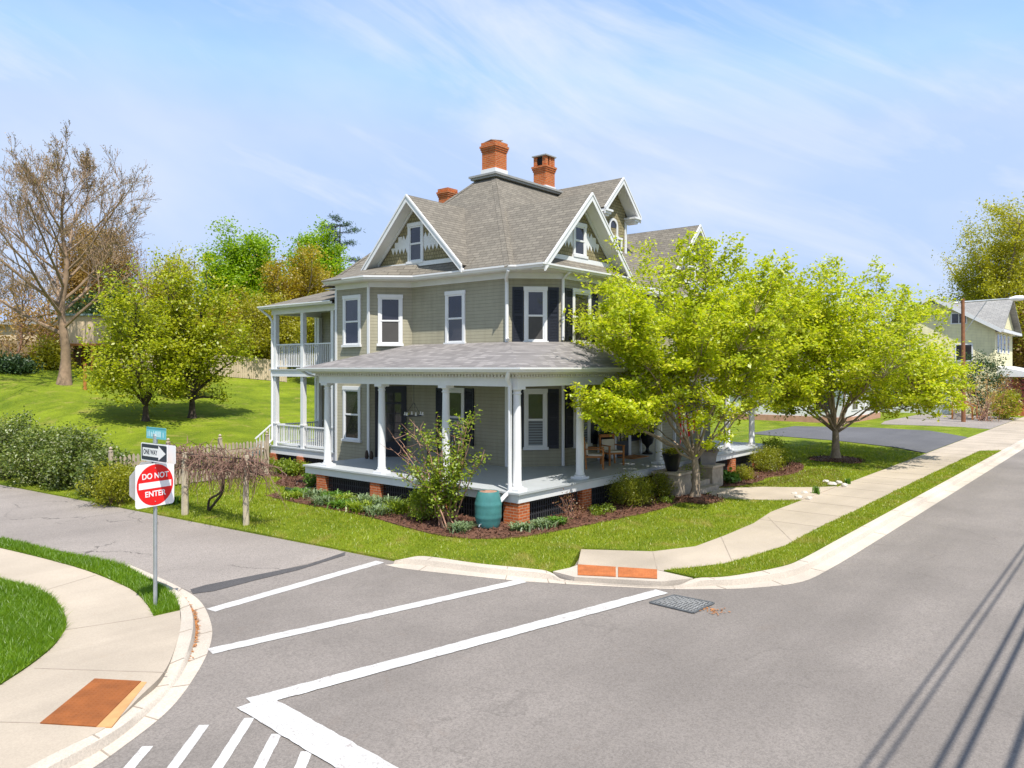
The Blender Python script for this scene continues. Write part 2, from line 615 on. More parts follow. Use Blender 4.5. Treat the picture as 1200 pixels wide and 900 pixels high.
HOSTA = leafmat('hosta_leaves', [(.07, .17, .012), (.13, .26, .02), (.18, .32, .05)], .35)
PINKF = leafmat('pink_blossom', [(.45, .10, .14), (.55, .22, .22), (.25, .2, .1)], .3)
YOLIVE = leafmat('yellow_olive_leaves', [(.30, .30, .015), (.42, .42, .02), (.54, .50, .03)], .52)  # foliage of a lighter, yellower olive of its own
BUDS = leafmat('tree_buds', [(.24, .15, .06), (.32, .22, .08), (.22, .2, .05)], .3)
GRASS = leafmat('grass_blades', [(.16, .235, .006), (.25, .335, .009), (.35, .41, .014), (.48, .44, .07)], .45, .04, (.42, .35, .09))
GRASSL = leafmat('lush_grass_blades', [(.10, .21, .005), (.16, .29, .006), (.23, .36, .010)], .45, .04)
DRYG = leafmat('dry_grass_blades', [(.2, .16, .03), (.3, .24, .05), (.14, .2, .02)], .3, .03)

def blind():
    t = NT('window_blind')
    p = t.n('ShaderNodeSeparateXYZ')
    t.l(t.pos(), p.inputs[0])
    fr = t.math('FRACT', t.math('DIVIDE', p.outputs[2], .085))
    col = t.ramp(fr, [(0, (.03, .032, .035)), (.3, (.05, .055, .06)), (.45, (.20, .23, .25)), (1, (.14, .17, .19))])
    return t.fin(col, .35, None, .5)
BLIND = blind()

# ------------------------------------------------------------------ ground
ZR = -.25                                            # the street surface
def flat(z):
    return lambda x, y: z

o = sheet('ground', [(-1500, -1500), (1500, -1500), (1500, 1500), (-1500, 1500)], flat(-.6), FIELD, 0, 0)
o = sheet('street', [(-90, -26), (220, -26), (220, -6), (26, -6), (-1, 6), (-1, 75), (-25, 75), (-25, 6), (-90, 6)],
          flat(ZR), ASPH, 0, .3)
# older, paler asphalt of the side road beyond the tar seam
side = [at(405, 650, ZR), at(223, 693, ZR), (-8.1, 4.2), (-8.6, 6.5), (-9.6, 14), (-13.5, 55), (-8.8, 55), (-5.8, 20), (-4.5, 8), (-4.1, 2.2)]
sheet('side_road', side, flat(ZR+.004), ASPHS, 0, 0)
seam = ats([(223, 691), (240, 686), (300, 674), (360, 662), (405, 647), (404, 651), (350, 668), (300, 680), (250, 693), (226, 696)], ZR)
sheet('road_seam', seam, flat(ZR+.008), TAR, 0, 0)

# lot of the house, rising to the hill behind
LOT = [(xedge(55), 55), (xedge(40), 40), (xedge(30), 30), (xedge(20), 20), (xedge(12), 12), (xedge(8), 8), (xedge(5), 5), (xedge(2.2), 2.2),
       at(470, 654, -.15), at(497, 651.5, -.15), at(560, 660, -.13), at(640, 668, -.12), at(667, 665, -.11), at(681, 643.5, -.11),
       at(765, 646, -.11), at(815, 640, -.11), at(850, 627, -.11), at(883, 613, -.11), (6.5, -4.22), (20, -4.22), (70, -4.22)]
lot = LOT + [(70, 55)]
sheet('lawn', lot, h, LAWN, .9, .3)
# the far part of the hill and the land behind
sheet('hill', [(xedge(55)-18, 55), (70, 55), (130, 55), (130, 170), (-60, 170), (-60, 55)], lambda x, y: h(min(max(x, xedge(55)), 70), 55) - .02*max(0, y-55)**.5, FIELD, 6, 3)
sheet('far_lawn', [(70, -4.22), (200, -4.22), (200, 55), (70, 55)], lambda x, y: -.11, FIELD, 0, .3)

# left corner: kerb, pavement, grass
def band(name, outer, inner, tops, mat, zo=ZR+.004, kind='structure'):
    mb = MB()
    prof = [(0, lambda t: zo), (.52, lambda t: zo+.012), (.60, lambda t: t-.012), (.66, lambda t: t), (1.0, lambda t: t)]
    k = len(prof)
    for (a, b, t) in zip(outer, inner, tops):
        for f, g in prof:
            mb.v.append((a[0]+(b[0]-a[0])*f, a[1]+(b[1]-a[1])*f, g(t)))
    for i in range(len(outer)-1):
        for j in range(k-1):
            mb.f.append((i*k+j, i*k+j+1, (i+1)*k+j+1, (i+1)*k+j))
            mb.m.append(0)
    ob = mb.build(name, mat, None, True)
    if kind:
        ob['kind'] = kind
    return ob

def smooth(poly, n=6):
    """Catmull-Rom through the points."""
    out = []
    P = [V(p) for p in poly]
    for i in range(len(P)-1):
        p0, p1, p2, p3 = P[max(i-1, 0)], P[i], P[i+1], P[min(i+2, len(P)-1)]
        for j in range(n):
            t = j/n
            out.append(.5*((2*p1) + (p2-p0)*t + (2*p0-5*p1+4*p2-p3)*t*t + (3*p1-p0-3*p2+p3)*t**3))
    out.append(P[-1])
    return [tuple(p) for p in out]

ZT = -.11                                            # kerb and pavement top
lo = smooth(ats([(150, 661), (200, 683), (233, 703), (247.5, 731), (246, 757), (230, 790), (200, 830), (147, 873)], ZR) + [(-12.4, -4.15), (-14.5, -5.0), (-20, -6.6), (-60, -7.4)])
li = smooth(ats([(147, 664), (190, 688), (208, 706), (212, 730), (203, 765), (190, 790), (167, 813), (127, 850)], ZT) + [(-12.4, -3.65), (-14.5, -4.45), (-20, -6.0), (-60, -6.8)])
nl = len(lo)
lt = [ZR+.03 + (ZT-ZR-.03)*sstep(0, 8, i)*(1-.75*math.exp(-((i-32)/7.)**2)) for i in range(nl)]
band('kerb', lo, li, lt, KERB)
ISL = ats([(0, 680), (30, 687), (50, 695), (66, 707), (75, 720), (77, 735), (70, 748), (60, 760), (35, 780), (0, 803)], ZT)
pave_l = smooth(ats([(0, 642), (50, 654), (100, 668), (140, 684), (160, 695), (175, 712)], ZT), 4) + ats([(180, 722), (211, 715)], ZT)
inn = [p for i, p in enumerate(li) if 18 <= i]
pavement = pave_l + inn[:36] + [(-20, -3.9), (-60, -4.6), (-60, -2.9), (-20, -2.6), (-16, -2.3)] + smooth(ISL[::-1], 3) + [(-11.9, 15), (-13.4, 40), (-12.2, 40), (-10.3, 15)]
sheet('pavement', pavement, flat(ZT), CONC, 0, .2)
strip_l = [(-12.0, 40), (-10.1, 15)] + smooth(ats([(0, 642), (50, 654), (100, 668), (140, 684), (160, 695), (175, 712)], ZT), 4) + ats([(180, 722), (211, 715)], ZT) + [li[10], li[6], li[3], li[0]] + ats([(100, 654), (50, 643), (0, 631)], ZT) + [(-9.8, 15), (-11.6, 40)]
sheet('grass_verge', strip_l, flat(ZT+.015), LAWNL, .5, .12)
isl = smooth(ISL, 3) + [(-16, -2.3), (-20, -2.6), (-60, -2.9), (-60, 40), (-13.4, 40), (-11.9, 15)]
sheet('lawn_beyond_side_road', isl, flat(ZT+.02), LAWNL, 0, .2)

# right corner
ro = smooth(ats([(451, 662), (478, 667), (560, 676), (610, 681), (650, 683.5), (672, 685), (777, 690), (830, 690.5), (883, 689), (939, 682)], ZR) + [(1.6, -7.42), (4, -7.45)], 5) + [(10, -7.45), (40, -7.45), (200, -7.45)]
ri = smooth(ats([(470, 654), (497, 651.5), (560, 660), (615, 665.5), (645, 669), (672, 675), (776, 681), (815, 677), (855, 675), (915, 664)], ZT) + [(1.6, -6.85), (4, -6.85)], 5) + [(10, -6.85), (40, -6.85), (200, -6.85)]
rt = [ZT - (.095*sstep(18, 24, i)*(1-sstep(31, 36, i))) - .04*(1-sstep(0, 5, i)) for i in range(len(ro))]
band('kerb', ro, ri, rt, KERB)
walk_edge = ats([(681, 643.5), (765, 646), (815, 640), (850, 627), (883, 613)], ZT) + [(6.5, -4.2), (20, -4.2), (70, -4.2), (200, -4.2)]
strip_edge = [(29.4, -6.05), (14, -6.05), (6.5, -6.08)] + ats([(967, 615), (920, 640), (883, 652), (850, 661), (810, 666)], ZT) + ats([(778, 669)], ZT)
walk = walk_edge + [(200, -6.84), (30.2, -6.84), (29.4, -6.05)] + strip_edge[1:] + ats([(770, 667.5), (677, 661.5)], ZT)
sheet('pavement', walk, flat(ZT), CONC, 0, .15)
flare_l = ats([(645, 668.5), (667, 665), (681, 643.5), (677, 661.5), (677, 674)], ZT)
sheet('kerb_ramp', ats([(648, 669), (667, 665), (677, 661.5), (770, 667.5), (812, 677), (775, 681), (673, 675.5)], ZT), lambda x, y: ZT - .006, KERB, 0, .12)
rs = ri
strip_r = strip_edge + [p for i, p in enumerate(ri) if 35 <= i <= 54] + [(30.2, -6.86)]
sheet('grass_verge', strip_r, flat(ZT+.02), LAWN, .5, .12)

# joints between the slabs of the right pavement, and on the left corner
mb = MB()
x = 5.2
while x < 60:
    mb.box(x-.009, x+.009, -6.04 if x < 29 else -6.83, -4.22, ZT+.001, ZT+.004)
    x += 1.83
for a, b in (((765, 646), (770, 667)), ((845, 629), (858, 658)), ((900, 606), (930, 636))):
    p, q = at(*a, ZT), at(*b, ZT)
    mb.bar((*p, ZT+.002), (*q, ZT+.002), .02, .004)
for a, b in (((40, 783), (196, 788)), ((78, 738), (150, 727)), ((48, 693), (112, 674)), ((0, 846), (47, 847)), ((150, 727), (180, 722))):
    p, q = at(*a, ZT), at(*b, ZT)
    mb.bar((*p, ZT+.002), (*q, ZT+.002), .016, .004)
JOINT = mat('joint_grime', (.30, .25, .20), .9, .2)
mb.build('pavement_joints', JOINT)['kind'] = 'structure'

mb = MB()
for (O, I, T, ids) in ((lo, li, lt, (8, 14, 20, 26, 32, 38, 44)), (ro, ri, rt, (6, 13, 19, 24, 31, 37, 43, 49))):
    for i in ids:
        a, b = V(O[i]), V(I[i])
        d = (b-a)
        mb.bar((*a, ZR+.006), (*(a+d*.53), ZR+.018), .02, .006)
        mb.bar((*(a+d*.64), T[i]+.001), (*b, T[i]+.002), .02, .006)
x = 6.0
while x < 60:
    mb.bar((x, -7.44, ZR+.006), (x, -7.13, ZR+.018), .02, .006)
    mb.bar((x, -7.06, ZT+.001), (x, -6.86, ZT+.002), .02, .006)
    x += 3.0
mb.build('kerb_joints', JOINT)['kind'] = 'structure'
litr = np.random.default_rng(77)
LP = []
for i in range(7, 26):
    a, b = V(lo[i]), V(li[i])
    for k in range(int(26*math.exp(-((i-17)/5.)**2))+2):
        f = .50 + litr.normal()*.05
        p = a.lerp(b, f) + (V(lo[i+1])-a)*litr.random()
        LP.append((p.x, p.y, ZR+.022))
LITTER = mat('dry_litter', (.42, .17, .05), .9, .4, 12)
def litter(pts):
    n = len(pts)
    az = litr.uniform(0, 6.28, n)
    out = np.empty((n, 4, 3))
    P = np.array(pts)
    for k in range(4):
        r = (.035, .012, .035, .012)[k]
        out[:, k, 0] = P[:, 0] + np.cos(az+k*1.57)*r
        out[:, k, 1] = P[:, 1] + np.sin(az+k*1.57)*r
        out[:, k, 2] = P[:, 2] + litr.uniform(0, .012, n)
    return out.reshape(-1, 3)
g0 = V(at(836, 716, ZR))
for k in range(40):
    LP.append((g0.x + litr.normal()*.10, g0.y + litr.normal()*.14, ZR+.012))
ob = quads_obj('leaf_litter', litter(LP), 4, LITTER)
ob['kind'] = 'stuff'

# driveways and the front path of the house
dv = [(26.5, -4.2), (29.2, .8), (30.5, 6.5), (38.5, 6.5), (40.5, 2.0), (40.2, -1.6), (37.6, -4.2)]
sheet('driveway', dv, lambda x, y: h(x, y)+.03, ASPHD, .9, .1)
sheet('parking_apron', [(46, -4.2), (44.5, 2.4), (48, 3.0), (60, 3.0), (61.5, -4.2)], lambda x, y: h(x, y)+.03, ASPHS, 1.2, .1)
pp = smooth([(6.95, -1.9), (7.3, -2.6), (8.0, -3.3), (9.1, -4.22)], 4) + smooth([(12.6, -4.22), (11.2, -3.3), (9.8, -2.3), (8.9, -1.5)], 4)
sheet('garden_path', pp, lambda x, y: h(x, y)+.025, CONC, .6, .1)

# road markings
def mark(poly, dz=.006):
    return [(p[0], p[1], ZR+dz) for p in poly]
def ragged(p, q, w, rnd, e=.012):
    """A painted line from p to q with slightly worn edges."""
    p, q = V(p), V(q)
    L = (q-p).length
    d = (q-p)/L
    n = V((-d.y, d.x))
    k = max(2, int(L/.12))
    a = [p + d*L*i/k + n*(w/2 + rnd.uniform(-e, e)) for i in range(k+1)]
    b = [p + d*L*i/k - n*(w/2 + rnd.uniform(-e, e)) for i in range(k+1)]
    return [tuple(x) for x in a] + [tuple(x) for x in b[::-1]]
rnd = random.Random(3)
lines = [((-8.42, .13), (-4.22, .46), .27), ((-9.46, -1.74), (-3.40, -2.95), .27), ((-10.05, -3.83), (-2.26, -5.48), .31),
         ((-10.02, -3.85), (-10.3, -9.5), .46)]
for k in range(6):
    y0 = -4.2 - .62*k
    lines.append(((-10.29-.02*k, y0), (-12.67, y0-2.2), .125))
for x0 in (-10.74, -11.42, -12.1):
    lines.append(((x0, -3.95), (x0-2.2, -3.95-2.05), .125))
for i, (p, q, w) in enumerate(lines):
    ob = sheet('road_marking', ragged(p, q, w, rnd, .010 if w > .2 else .004), flat(ZR+(.006+.003*i if i < 4 else .0045)), PAINT, 0, 0)

# ochre warning panels let into the kerb ramps
def panel(name, quad, z4, mat, label):
    P = [V((*p, z)) for p, z in zip(quad, z4)]
    mb = MB()
    mb.prism(P, (0, 0, .012))
    # domes
    n1 = int((P[1]-P[0]).length/.06)
    n2 = int((P[3]-P[0]).length/.06)
    for i in range(1, n1):
        for j in range(1, n2):
            a = P[0].lerp(P[1], i/n1).lerp(P[3].lerp(P[2], i/n1), j/n2)
            mb.lathe((a.x, a.y, a.z+.011), [(.012, 0), (.008, .006)], 5)
    ob = mb.build(name, mat)
    return tag(ob, label, 'paving panel')
q = ats([(677, 663.5), (770, 669.5), (770, 680), (677, 675.5)], ZT-.03)
A, B_, C_, D_ = [V(p) for p in q]
panel('warning_panel', [A, A.lerp(B_, .485), D_.lerp(C_, .485), D_], [ZT+.002, ZT+.002, ZT-.0, ZT-.0], PANELO, 'left one of two ochre tactile panels in the kerb ramp by the house lawn')
panel('warning_panel', [A.lerp(B_, .515), B_, C_, D_.lerp(C_, .515)], [ZT+.002]*4, PANELO, 'right one of two ochre tactile panels in the kerb ramp by the house lawn')
q = ats([(111, 796), (165.5, 799), (113, 852), (47, 848)], ZT)
panel('warning_panel', q, [ZT+.003]*4, RUST, 'large rust brown tactile panel in the pavement below the no entry sign')
q2 = ats([(165.5, 799), (172, 799.5), (131, 852), (113, 852)], ZT)
mbx = MB()
mbx.slab(q2, ZT-.02, ZT+.006)
ob = mbx.build('paint_strip', RUSTL)
tag(ob, 'thin orange stained strip beside the large rust brown tactile panel', 'paving strip')

# drain grate in the road
G4 = [V((*p, ZR)) for p in ats([(762, 707), (790, 698.5), (836, 707.5), (812, 719)], ZR)]
t = Thing('drain_grate', 'iron drain grate set in the road at the end of the long white line', 'drain grate', (G4[0].x, G4[0].y, ZR))
mb = MB()
mb.prism([p+V((0, 0, .004)) for p in G4], (0, 0, .005))
mb.build('pit_shade', DARK, t)  # thin plate, coloured near-black to stand in for the shade of the pit
mb = MB()
def gl(u, v, z=.018):
    p = G4[0].lerp(G4[1], u).lerp(G4[3].lerp(G4[2], u), v)
    return p + V((0, 0, z))
for k in range(4):
    a, b = [(0, 0), (1, 0), (1, 1), (0, 1)][k], [(1, 0), (1, 1), (0, 1), (0, 0)][k]
    mb.bar(gl(*a), gl(*b), .05, .02)
mb.build('frame', IRON, t)
mb = MB()
for k in range(-6, 7):
    c = k/6.0
    for s in (1, -1):
        # diagonal bars clipped to the unit square
        pts = []
        for i in range(41):
            u = i/40
            v = c + u if s == 1 else 1 - (c + u)
            if -.001 <= v <= 1.001:
                pts.append((u, v))
        if len(pts) > 2:
            mb.bar(gl(*pts[0], .016), gl(*pts[-1], .016), .034, .012)
mb.build('bars', mat('worn_grate_iron', (.27, .27, .265), .6, .25, 8), t)
# ------------------------------------------------------------------ the house
HOUSE = Thing('house', 'large olive grey Victorian house with a wraparound white columned porch and brick chimneys', 'house', (8.0, 7.0, 0))
F = .87                                  # porch floor
ZW = 6.98                                # underside of the frieze
ZE = 7.31                                # eaves

class Wall:
    """A vertical wall plane from p to q; outward normal to the right of p->q."""
    def __init__(s, p, q):
        s.p, s.q = V((*p, 0)), V((*q, 0))
        s.d = (s.q-s.p).normalized()
        s.L = (s.q-s.p).length
        s.n = V((s.d.y, -s.d.x, 0))
    def pt(s, a, z, o=0):
        return s.p + s.d*a + s.n*o + V((0, 0, z))
    def box(s, mb, a0, a1, z0, z1, o0, o1, m=0):
        mb.hexa([s.pt(a0, z0, o0), s.pt(a1, z0, o0), s.pt(a1, z0, o1), s.pt(a0, z0, o1),
                 s.pt(a0, z1, o0), s.pt(a1, z1, o0), s.pt(a1, z1, o1), s.pt(a0, z1, o1)], m)

# corner points, going round so that outside is on the right hand
P_DE, P_AD, P_AB, P_BC, P_CC, P_CR = (4.85, 2.05), (3.55, 3.35), (3.55, 7.84), (2.42, 8.9), (2.42, 10.76), (3.55, 11.9)
W_A = Wall(P_AB, P_AD)
W_B = Wall(P_BC, P_AB)
W_C = Wall(P_CC, P_BC)
W_C2 = Wall(P_CR, P_CC)
W_D = Wall(P_AD, P_DE)
W_E = Wall(P_DE, (12.4, 2.05))
W_F = Wall((12.4, 2.05), (13.7, 3.35))
W_G = Wall((13.7, 3.35), (14.4, 3.35))
W_H = Wall((14.4, 3.3), (18.4, 3.3))
W_R = Wall((5.0, 15.6), (5.0, 11.9))

def ring(mb, pts, z0, z1):
    for a, b in zip(pts, pts[1:]):
        mb.add([(*a, z0), (*b, z0), (*b, z1), (*a, z1)], [(0, 1, 2, 3)])
body = [(5.0, 15.6), (5.0, 11.9), P_CR, P_CC, P_BC, P_AB, P_AD, P_DE, (12.4, 2.05), (13.7, 3.35), (14.4, 3.35), (14.4, 3.3), (18.4, 3.3), (18.4, 15.6)]
mb = MB()
mb.slab(body, -.3, 7.05)
mb.build('wall', SIDING, HOUSE)

# frieze boards and corner boards
mb = MB()
for w in (W_A, W_B, W_C, W_C2, W_D, W_E, W_F, W_G, W_H):
    w.box(mb, -.01, w.L+.01, ZW, 7.16, -.05, .035)
mb.build('frieze', WHITE, HOUSE)
mb = MB()
for w, a, z0, z1 in ((W_C, 0, -.2, ZW), (W_C, W_C.L, F, ZW), (W_E, W_E.L, F, ZW), (W_R, 0, F, 6.6), (W_A, W_A.L, F, ZW)):
    mb = MB()
    w.box(mb, a-.055, a+.055, z0, z1, -.02, .028)
    mb.build('corner_board', WHITE, HOUSE)

GKINDS = dict(d=GLASS, s=SCREEN, b=BLIND, k=GLASSB)
def window(w, c, wd, z0, z1, up='d', lo='s', sill=True, parent=HOUSE, cas=.10, lite=False):
    mb = MB()
    a0, a1 = c-wd/2, c+wd/2
    w.box(mb, a0, a0+cas, z0, z1, -.01, .05)
    w.box(mb, a1-cas, a1, z0, z1, -.01, .05)
    w.box(mb, a0-.015, a1+.015, z1-.13, z1+.002, -.01, .062)
    f = mb.build('window', WHITE, parent, bevel=.006)
    sl = MB()
    w.box(sl, a0-.04, a1+.04, z0-.02, z0+.07, -.01, .09)
    sl.build('sill', WHITE, f)
    b0, b1, c0, c1 = a0+cas, a1-cas, z0+.07, z1-.13
    mid = (c0+c1)/2
    s1 = MB()
    for (q0, q1, o) in ((mid-.02, c1, .036), (c0, mid+.02, .026)):
        w.box(s1, b0, b0+.045, q0, q1, .004, o)
        w.box(s1, b1-.045, b1, q0, q1, .004, o)
        w.box(s1, b0+.045, b1-.045, q1-.05, q1, .004, o)
        w.box(s1, b0+.045, b1-.045, q0, q0+.055, .004, o)
    s1.build('sash', WHITE, f)
    for (q0, q1, k) in ((mid+.03, c1-.05, up), (c0+.05, mid-.03, lo)):
        p = MB()
        w.box(p, b0+.04, b1-.04, q0, q1, .003, .014)
        p.build('pane', GKINDS[k], f)
    return f

def shutter(w, a0, a1, z0, z1, parent=HOUSE):
    mb = MB()
    w.box(mb, a0, a0+.05, z0, z1, .0, .05)
    w.box(mb, a1-.05, a1, z0, z1, .0, .05)
    zm = (z0+z1)/2
    for q in (z0, zm-.05, z1-.1):
        w.box(mb, a0+.05, a1-.05, q, q+.1, .0, .045)
    w.box(mb, a0+.05, a1-.05, z0+.05, z1-.05, .0, .012)
    z = z0+.12
    while z < z1-.12:
        if abs(z-zm) > .07:
            p = [w.pt(a0+.05, z, .014), w.pt(a1-.05, z, .014), w.pt(a1-.05, z+.03, .014), w.pt(a0+.05, z+.03, .014)]
            q = [x + w.n*.024 + V((0, 0, -.022)) for x in p]
            mb.hexa([p[0], p[1], p[2], p[3], q[0], q[1], q[2], q[3]])
        z += .05
    return mb.build('shutter', NAVY, parent)

# upper floor, then porch floor
Z2a, Z2b = 4.88, 6.72
Z1a, Z1b = 1.43, 3.40
window(W_C, W_C.L-.92, 1.0, 4.86, 6.74, 'd', 'k')
window(W_C, W_C.L-.92, 1.0, Z1a-.04, Z1b, 'd', 'd')
window(W_B, W_B.L*.5, .88, Z2a, Z2b, 'k', 's')
window(W_A, W_A.L-(5.65-3.35), .93, Z2a, Z2b, 'k', 'd')
window(W_A, W_A.L-(5.68-3.35), .93, Z1a, Z1b, 'd', 'b')
window(W_D, .94, .76, Z2a, Z2b, 'k', 's')
window(W_D, .94, .76, Z1a, Z1b, 'd', 'b')
window(W_E, 5.9-4.85, 1.08, Z2a, Z2b, 'd', 's')
window(W_E, 5.9-4.85, 1.0, Z1a, Z1b, 'd', 'b')
window(W_E, 10.4-4.85, 1.0, Z2a, Z2b, 'd', 's')
window(W_E, 10.45-4.85, 1.05, Z1a+.05, Z1b, 'd', 'd')
window(W_H, 2.0, 1.0, Z2a, Z2b, 'd', 's')
window(W_F, .9, .8, Z2a, Z2b, 'd', 's')
for w, c, wd, z0, z1 in ((W_D, .94, .76, Z2a, Z2b-.02), (W_D, .94, .76, Z1a+.02, Z1b-.02), (W_E, 1.05, 1.1, Z2a, Z2b-.02), (W_E, 1.05, 1.02, Z1a+.02, Z1b-.02),
                         (W_A, W_A.L-2.33, .95, Z1a+.02, Z1b-.02)):
    sw = .36 if w is W_D else .40
    shutter(w, c-wd/2-sw-.02, c-wd/2-.02, z0, z1)
    shutter(w, c+wd/2+.02, c+wd/2+sw+.02, z0, z1)

# glazed side door on the angled wall, front door with side lights
def door(w, c, wd, z1, leaf, name='door', panes=((.5, .5),), parent=HOUSE, frame=WHITE):
    mb = MB()
    a0, a1 = c-wd/2, c+wd/2
    w.box(mb, a0, a0+.09, F, z1, -.01, .05)
    w.box(mb, a1-.09, a1, F, z1, -.01, .05)
    w.box(mb, a0+.09, a1-.09, z1-.12, z1, -.01, .05)
    d = mb.build(name, frame, parent)
    l = MB()
    b0, b1 = a0+.09, a1-.09
    zt = z1-.12
    w.box(l, b0, b0+.1, F+.02, zt, .002, .035)
    w.box(l, b1-.1, b1, F+.02, zt, .002, .035)
    for q0, q1 in ((F+.02, F+.55), (zt-.12, zt), (F+1.9, F+1.98)):
        w.box(l, b0+.1, b1-.1, q0, q1, .002, .035)
    for f in (.33, .66):
        w.box(l, b0+.1+(b1-b0-.2)*f-.012, b0+.1+(b1-b0-.2)*f+.012, F+.55, zt-.12, .002, .03)
    for f in (.25, .5, .75):
        w.box(l, b0+.1, b1-.1, F+.55+(1.35)*f-.012, F+.55+1.35*f+.012, .002, .029)
    l.build('leaf', leaf, d)
    p = MB()
    w.box(p, b0+.09, b1-.09, F+.5, zt-.1, .002, .012)
    p.build('pane', GLASS, d)
    k = MB()
    c1 = w.pt(b1-.05, F+1.02, .05)
    k.lathe((c1.x, c1.y, c1.z-.03), [(.012, 0), (.03, .015), (.03, .045), (.012, .06)], 8)
    k.build('handle', GALV, d)
    return d
door(W_B, W_B.L*.5+.02, 1.12, 3.42, NAVY, frame=NAVY)
door(W_E, 8.5-4.85, 1.1, 3.42, NAVY)
for c in (7.35, 9.35):
    mb = MB()
    W_E.box(mb, c-.36-4.85, c+.36-4.85, F+.5, 3.38, -.01, .04)
    f = mb.build('side_light', NAVY, HOUSE)
    p = MB()
    W_E.box(p, c-.27-4.85, c+.27-4.85, F+.6, 3.28, .035, .048)
    p.build('pane', GLASS, f)
    mb = MB()
    for s in (-.42, .42):
        W_E.box(mb, c+s-.05-4.85, c+s+.05-4.85, F, 3.42, -.01, .05)
    mb.build('trim', WHITE, f)

# ---------------- porch
def offs(e):
    """porch outline along the front edge, e metres outside the column line"""
    return [(-e, 8.95), (-e, -e), (16.4, -e)]
mb = MB()
mb.slab([(-.36, 8.9), (-.36, -.36), (16.4, -.36), (16.4, 3.3), (12.5, 3.3), (12.5, 2.0), (4.85, 2.0), (3.5, 3.35), (3.5, 7.85), (2.45, 8.9)], F-.05, F)
mb.build('porch_floor', PFLOOR, HOUSE)
mb = MB()
mb.box(-.30, -.22, -.30, 8.85, .60, F-.052)
mb.box(-.22, 16.3, -.30, -.22, .60, F-.052)
mb.box(-.22, 2.4, 8.77, 8.85, .60, F-.052)
mb.box(16.22, 16.3, -.22, 3.3, .60, F-.052)
mb.build('porch_fascia', WHITE, HOUSE)

COLS = [(0, 0), (0, 2.60), (0, 5.35), (0, 8.04), (2.87, 0), (7.5, 0), (10.6, 0), (15.3, 0), (12.9, 0)]
col_prof = [(.115, .10), (.135, .12), (.135, .16), (.118, .19), (.116, .9), (.112, 1.5), (.098, 2.46), (.098, 2.50), (.118, 2.515), (.118, 2.54), (.10, 2.555), (.10, 2.60), (.135, 2.635)]
for x, y in COLS:
    mb = MB()
    mb.lathe((x, y, F), col_prof, 24)
    c = mb.build('porch_column', WHITE, HOUSE, True)
    b = MB()
    b.box(x-.19, x+.19, y-.19, y+.19, F, F+.06)
    b.lathe((x, y, F+.06), [(.17, 0), (.17, .035), (.14, .045)], 24)
    b.build('plinth', WHITE, c)
    b = MB()
    b.box(x-.16, x+.16, y-.16, y+.16, F+2.635, F+2.71)
    b.build('capital', WHITE, c)
mb = MB()                                    # beam over the columns
zb, zt = 3.58, 3.80
mb.box(-.15, .15, -.15, 8.3, zb, zt)
mb.box(.15, 16.0, -.15, .15, zb, zt)
mb.box(.15, 2.5, 8.0, 8.3, zb, zt)
mb.build('porch_beam', WHITE, HOUSE)
mb = MB()                                    # stepped cornice
for e, z0, z1 in ((.20, 3.80, 3.83), (.30, 3.90, 3.935), (.40, 3.935, 3.96)):
    mb.box(-e, -.10, -e, 8.5, z0, z1)
    mb.box(-.10, 16.2, -e, -.10, z0, z1)
mb.box(-.17, -.1, -.17, 8.4, 3.83, 3.90)
mb.box(-.1, 16.1, -.17, -.1, 3.83, 3.90)
mb.build('cornice', OFFWHITE, HOUSE)
def crenel(n0, n1, f):
    """one toothed strip: f(along, out) gives the plan point"""
    pts = [f(n0, .17)]
    k = int((n1-n0)/.12)
    for i in range(k):
        a = n0 + .12*i
        pts += [f(a+.03, .171), f(a+.03, .25), f(a+.09, .25), f(a+.09, .171)]
    pts += [f(n0+.12*k, .17), f(n0+.12*k, .165), f(n0, .165)]
    return pts
for n0, n1, f in ((-.24, 8.4, lambda a, o: (-o, a)), (-.24, 16.0, lambda a, o: (a, -o))):
    mb = MB()
    mb.slab(crenel(n0, n1, f), 3.832, 3.898)
    mb.build('dentil_band', OFFWHITE, HOUSE)
mb = MB()
mb.slab([(.05, 8.2), (.05, .05), (16, .05), (16, 3.3), (12.4, 3.35), (12.4, 2.05), (4.85, 2.05), (3.55, 3.35), (3.55, 7.84), (2.5, 8.8)], 3.68, 3.72)
mb.build('porch_ceiling', CEIL, HOUSE)

def gutter(path, z, name='gutter', mat=WHITE, parent=HOUSE, hgt=.12, wd=.11):
    """moulded gutter running along a plan path, outer edge on the path"""
    prof = [(-wd, 0), (-.055, -.0), (-.03, .05), (0, .075), (0, hgt), (-.014, hgt), (-.016, .085), (-wd, .085)]
    mb = MB()
    n = len(path)
    k = len(prof)
    vs = []
    for i in range(n):
        p = V((*path[i], 0))
        d0 = (p-V((*path[i-1], 0))).normalized() if i else None
        d1 = (V((*path[i+1], 0))-p).normalized() if i < n-1 else None
        if d0 is None:
            m = V((d1.y, -d1.x, 0))
        elif d1 is None:
            m = V((d0.y, -d0.x, 0))
        else:
            a, b = V((d0.y, -d0.x, 0)), V((d1.y, -d1.x, 0))
            m = (a+b)
            m = m/ max(.3, (1+a.dot(b)))
        for o, zz in prof:
            vs.append(p + m*o + V((0, 0, z+zz)))
    fs = []
    for i in range(n-1):
        for j in range(k):
            fs.append((i*k+j, i*k+(j+1) % k, (i+1)*k+(j+1) % k, (i+1)*k+j))
    fs += [tuple(range(k)), tuple((n-1)*k+j for j in range(k-1, -1, -1))]
    mb.add(vs, fs)
    return mb.build(name, mat, parent)

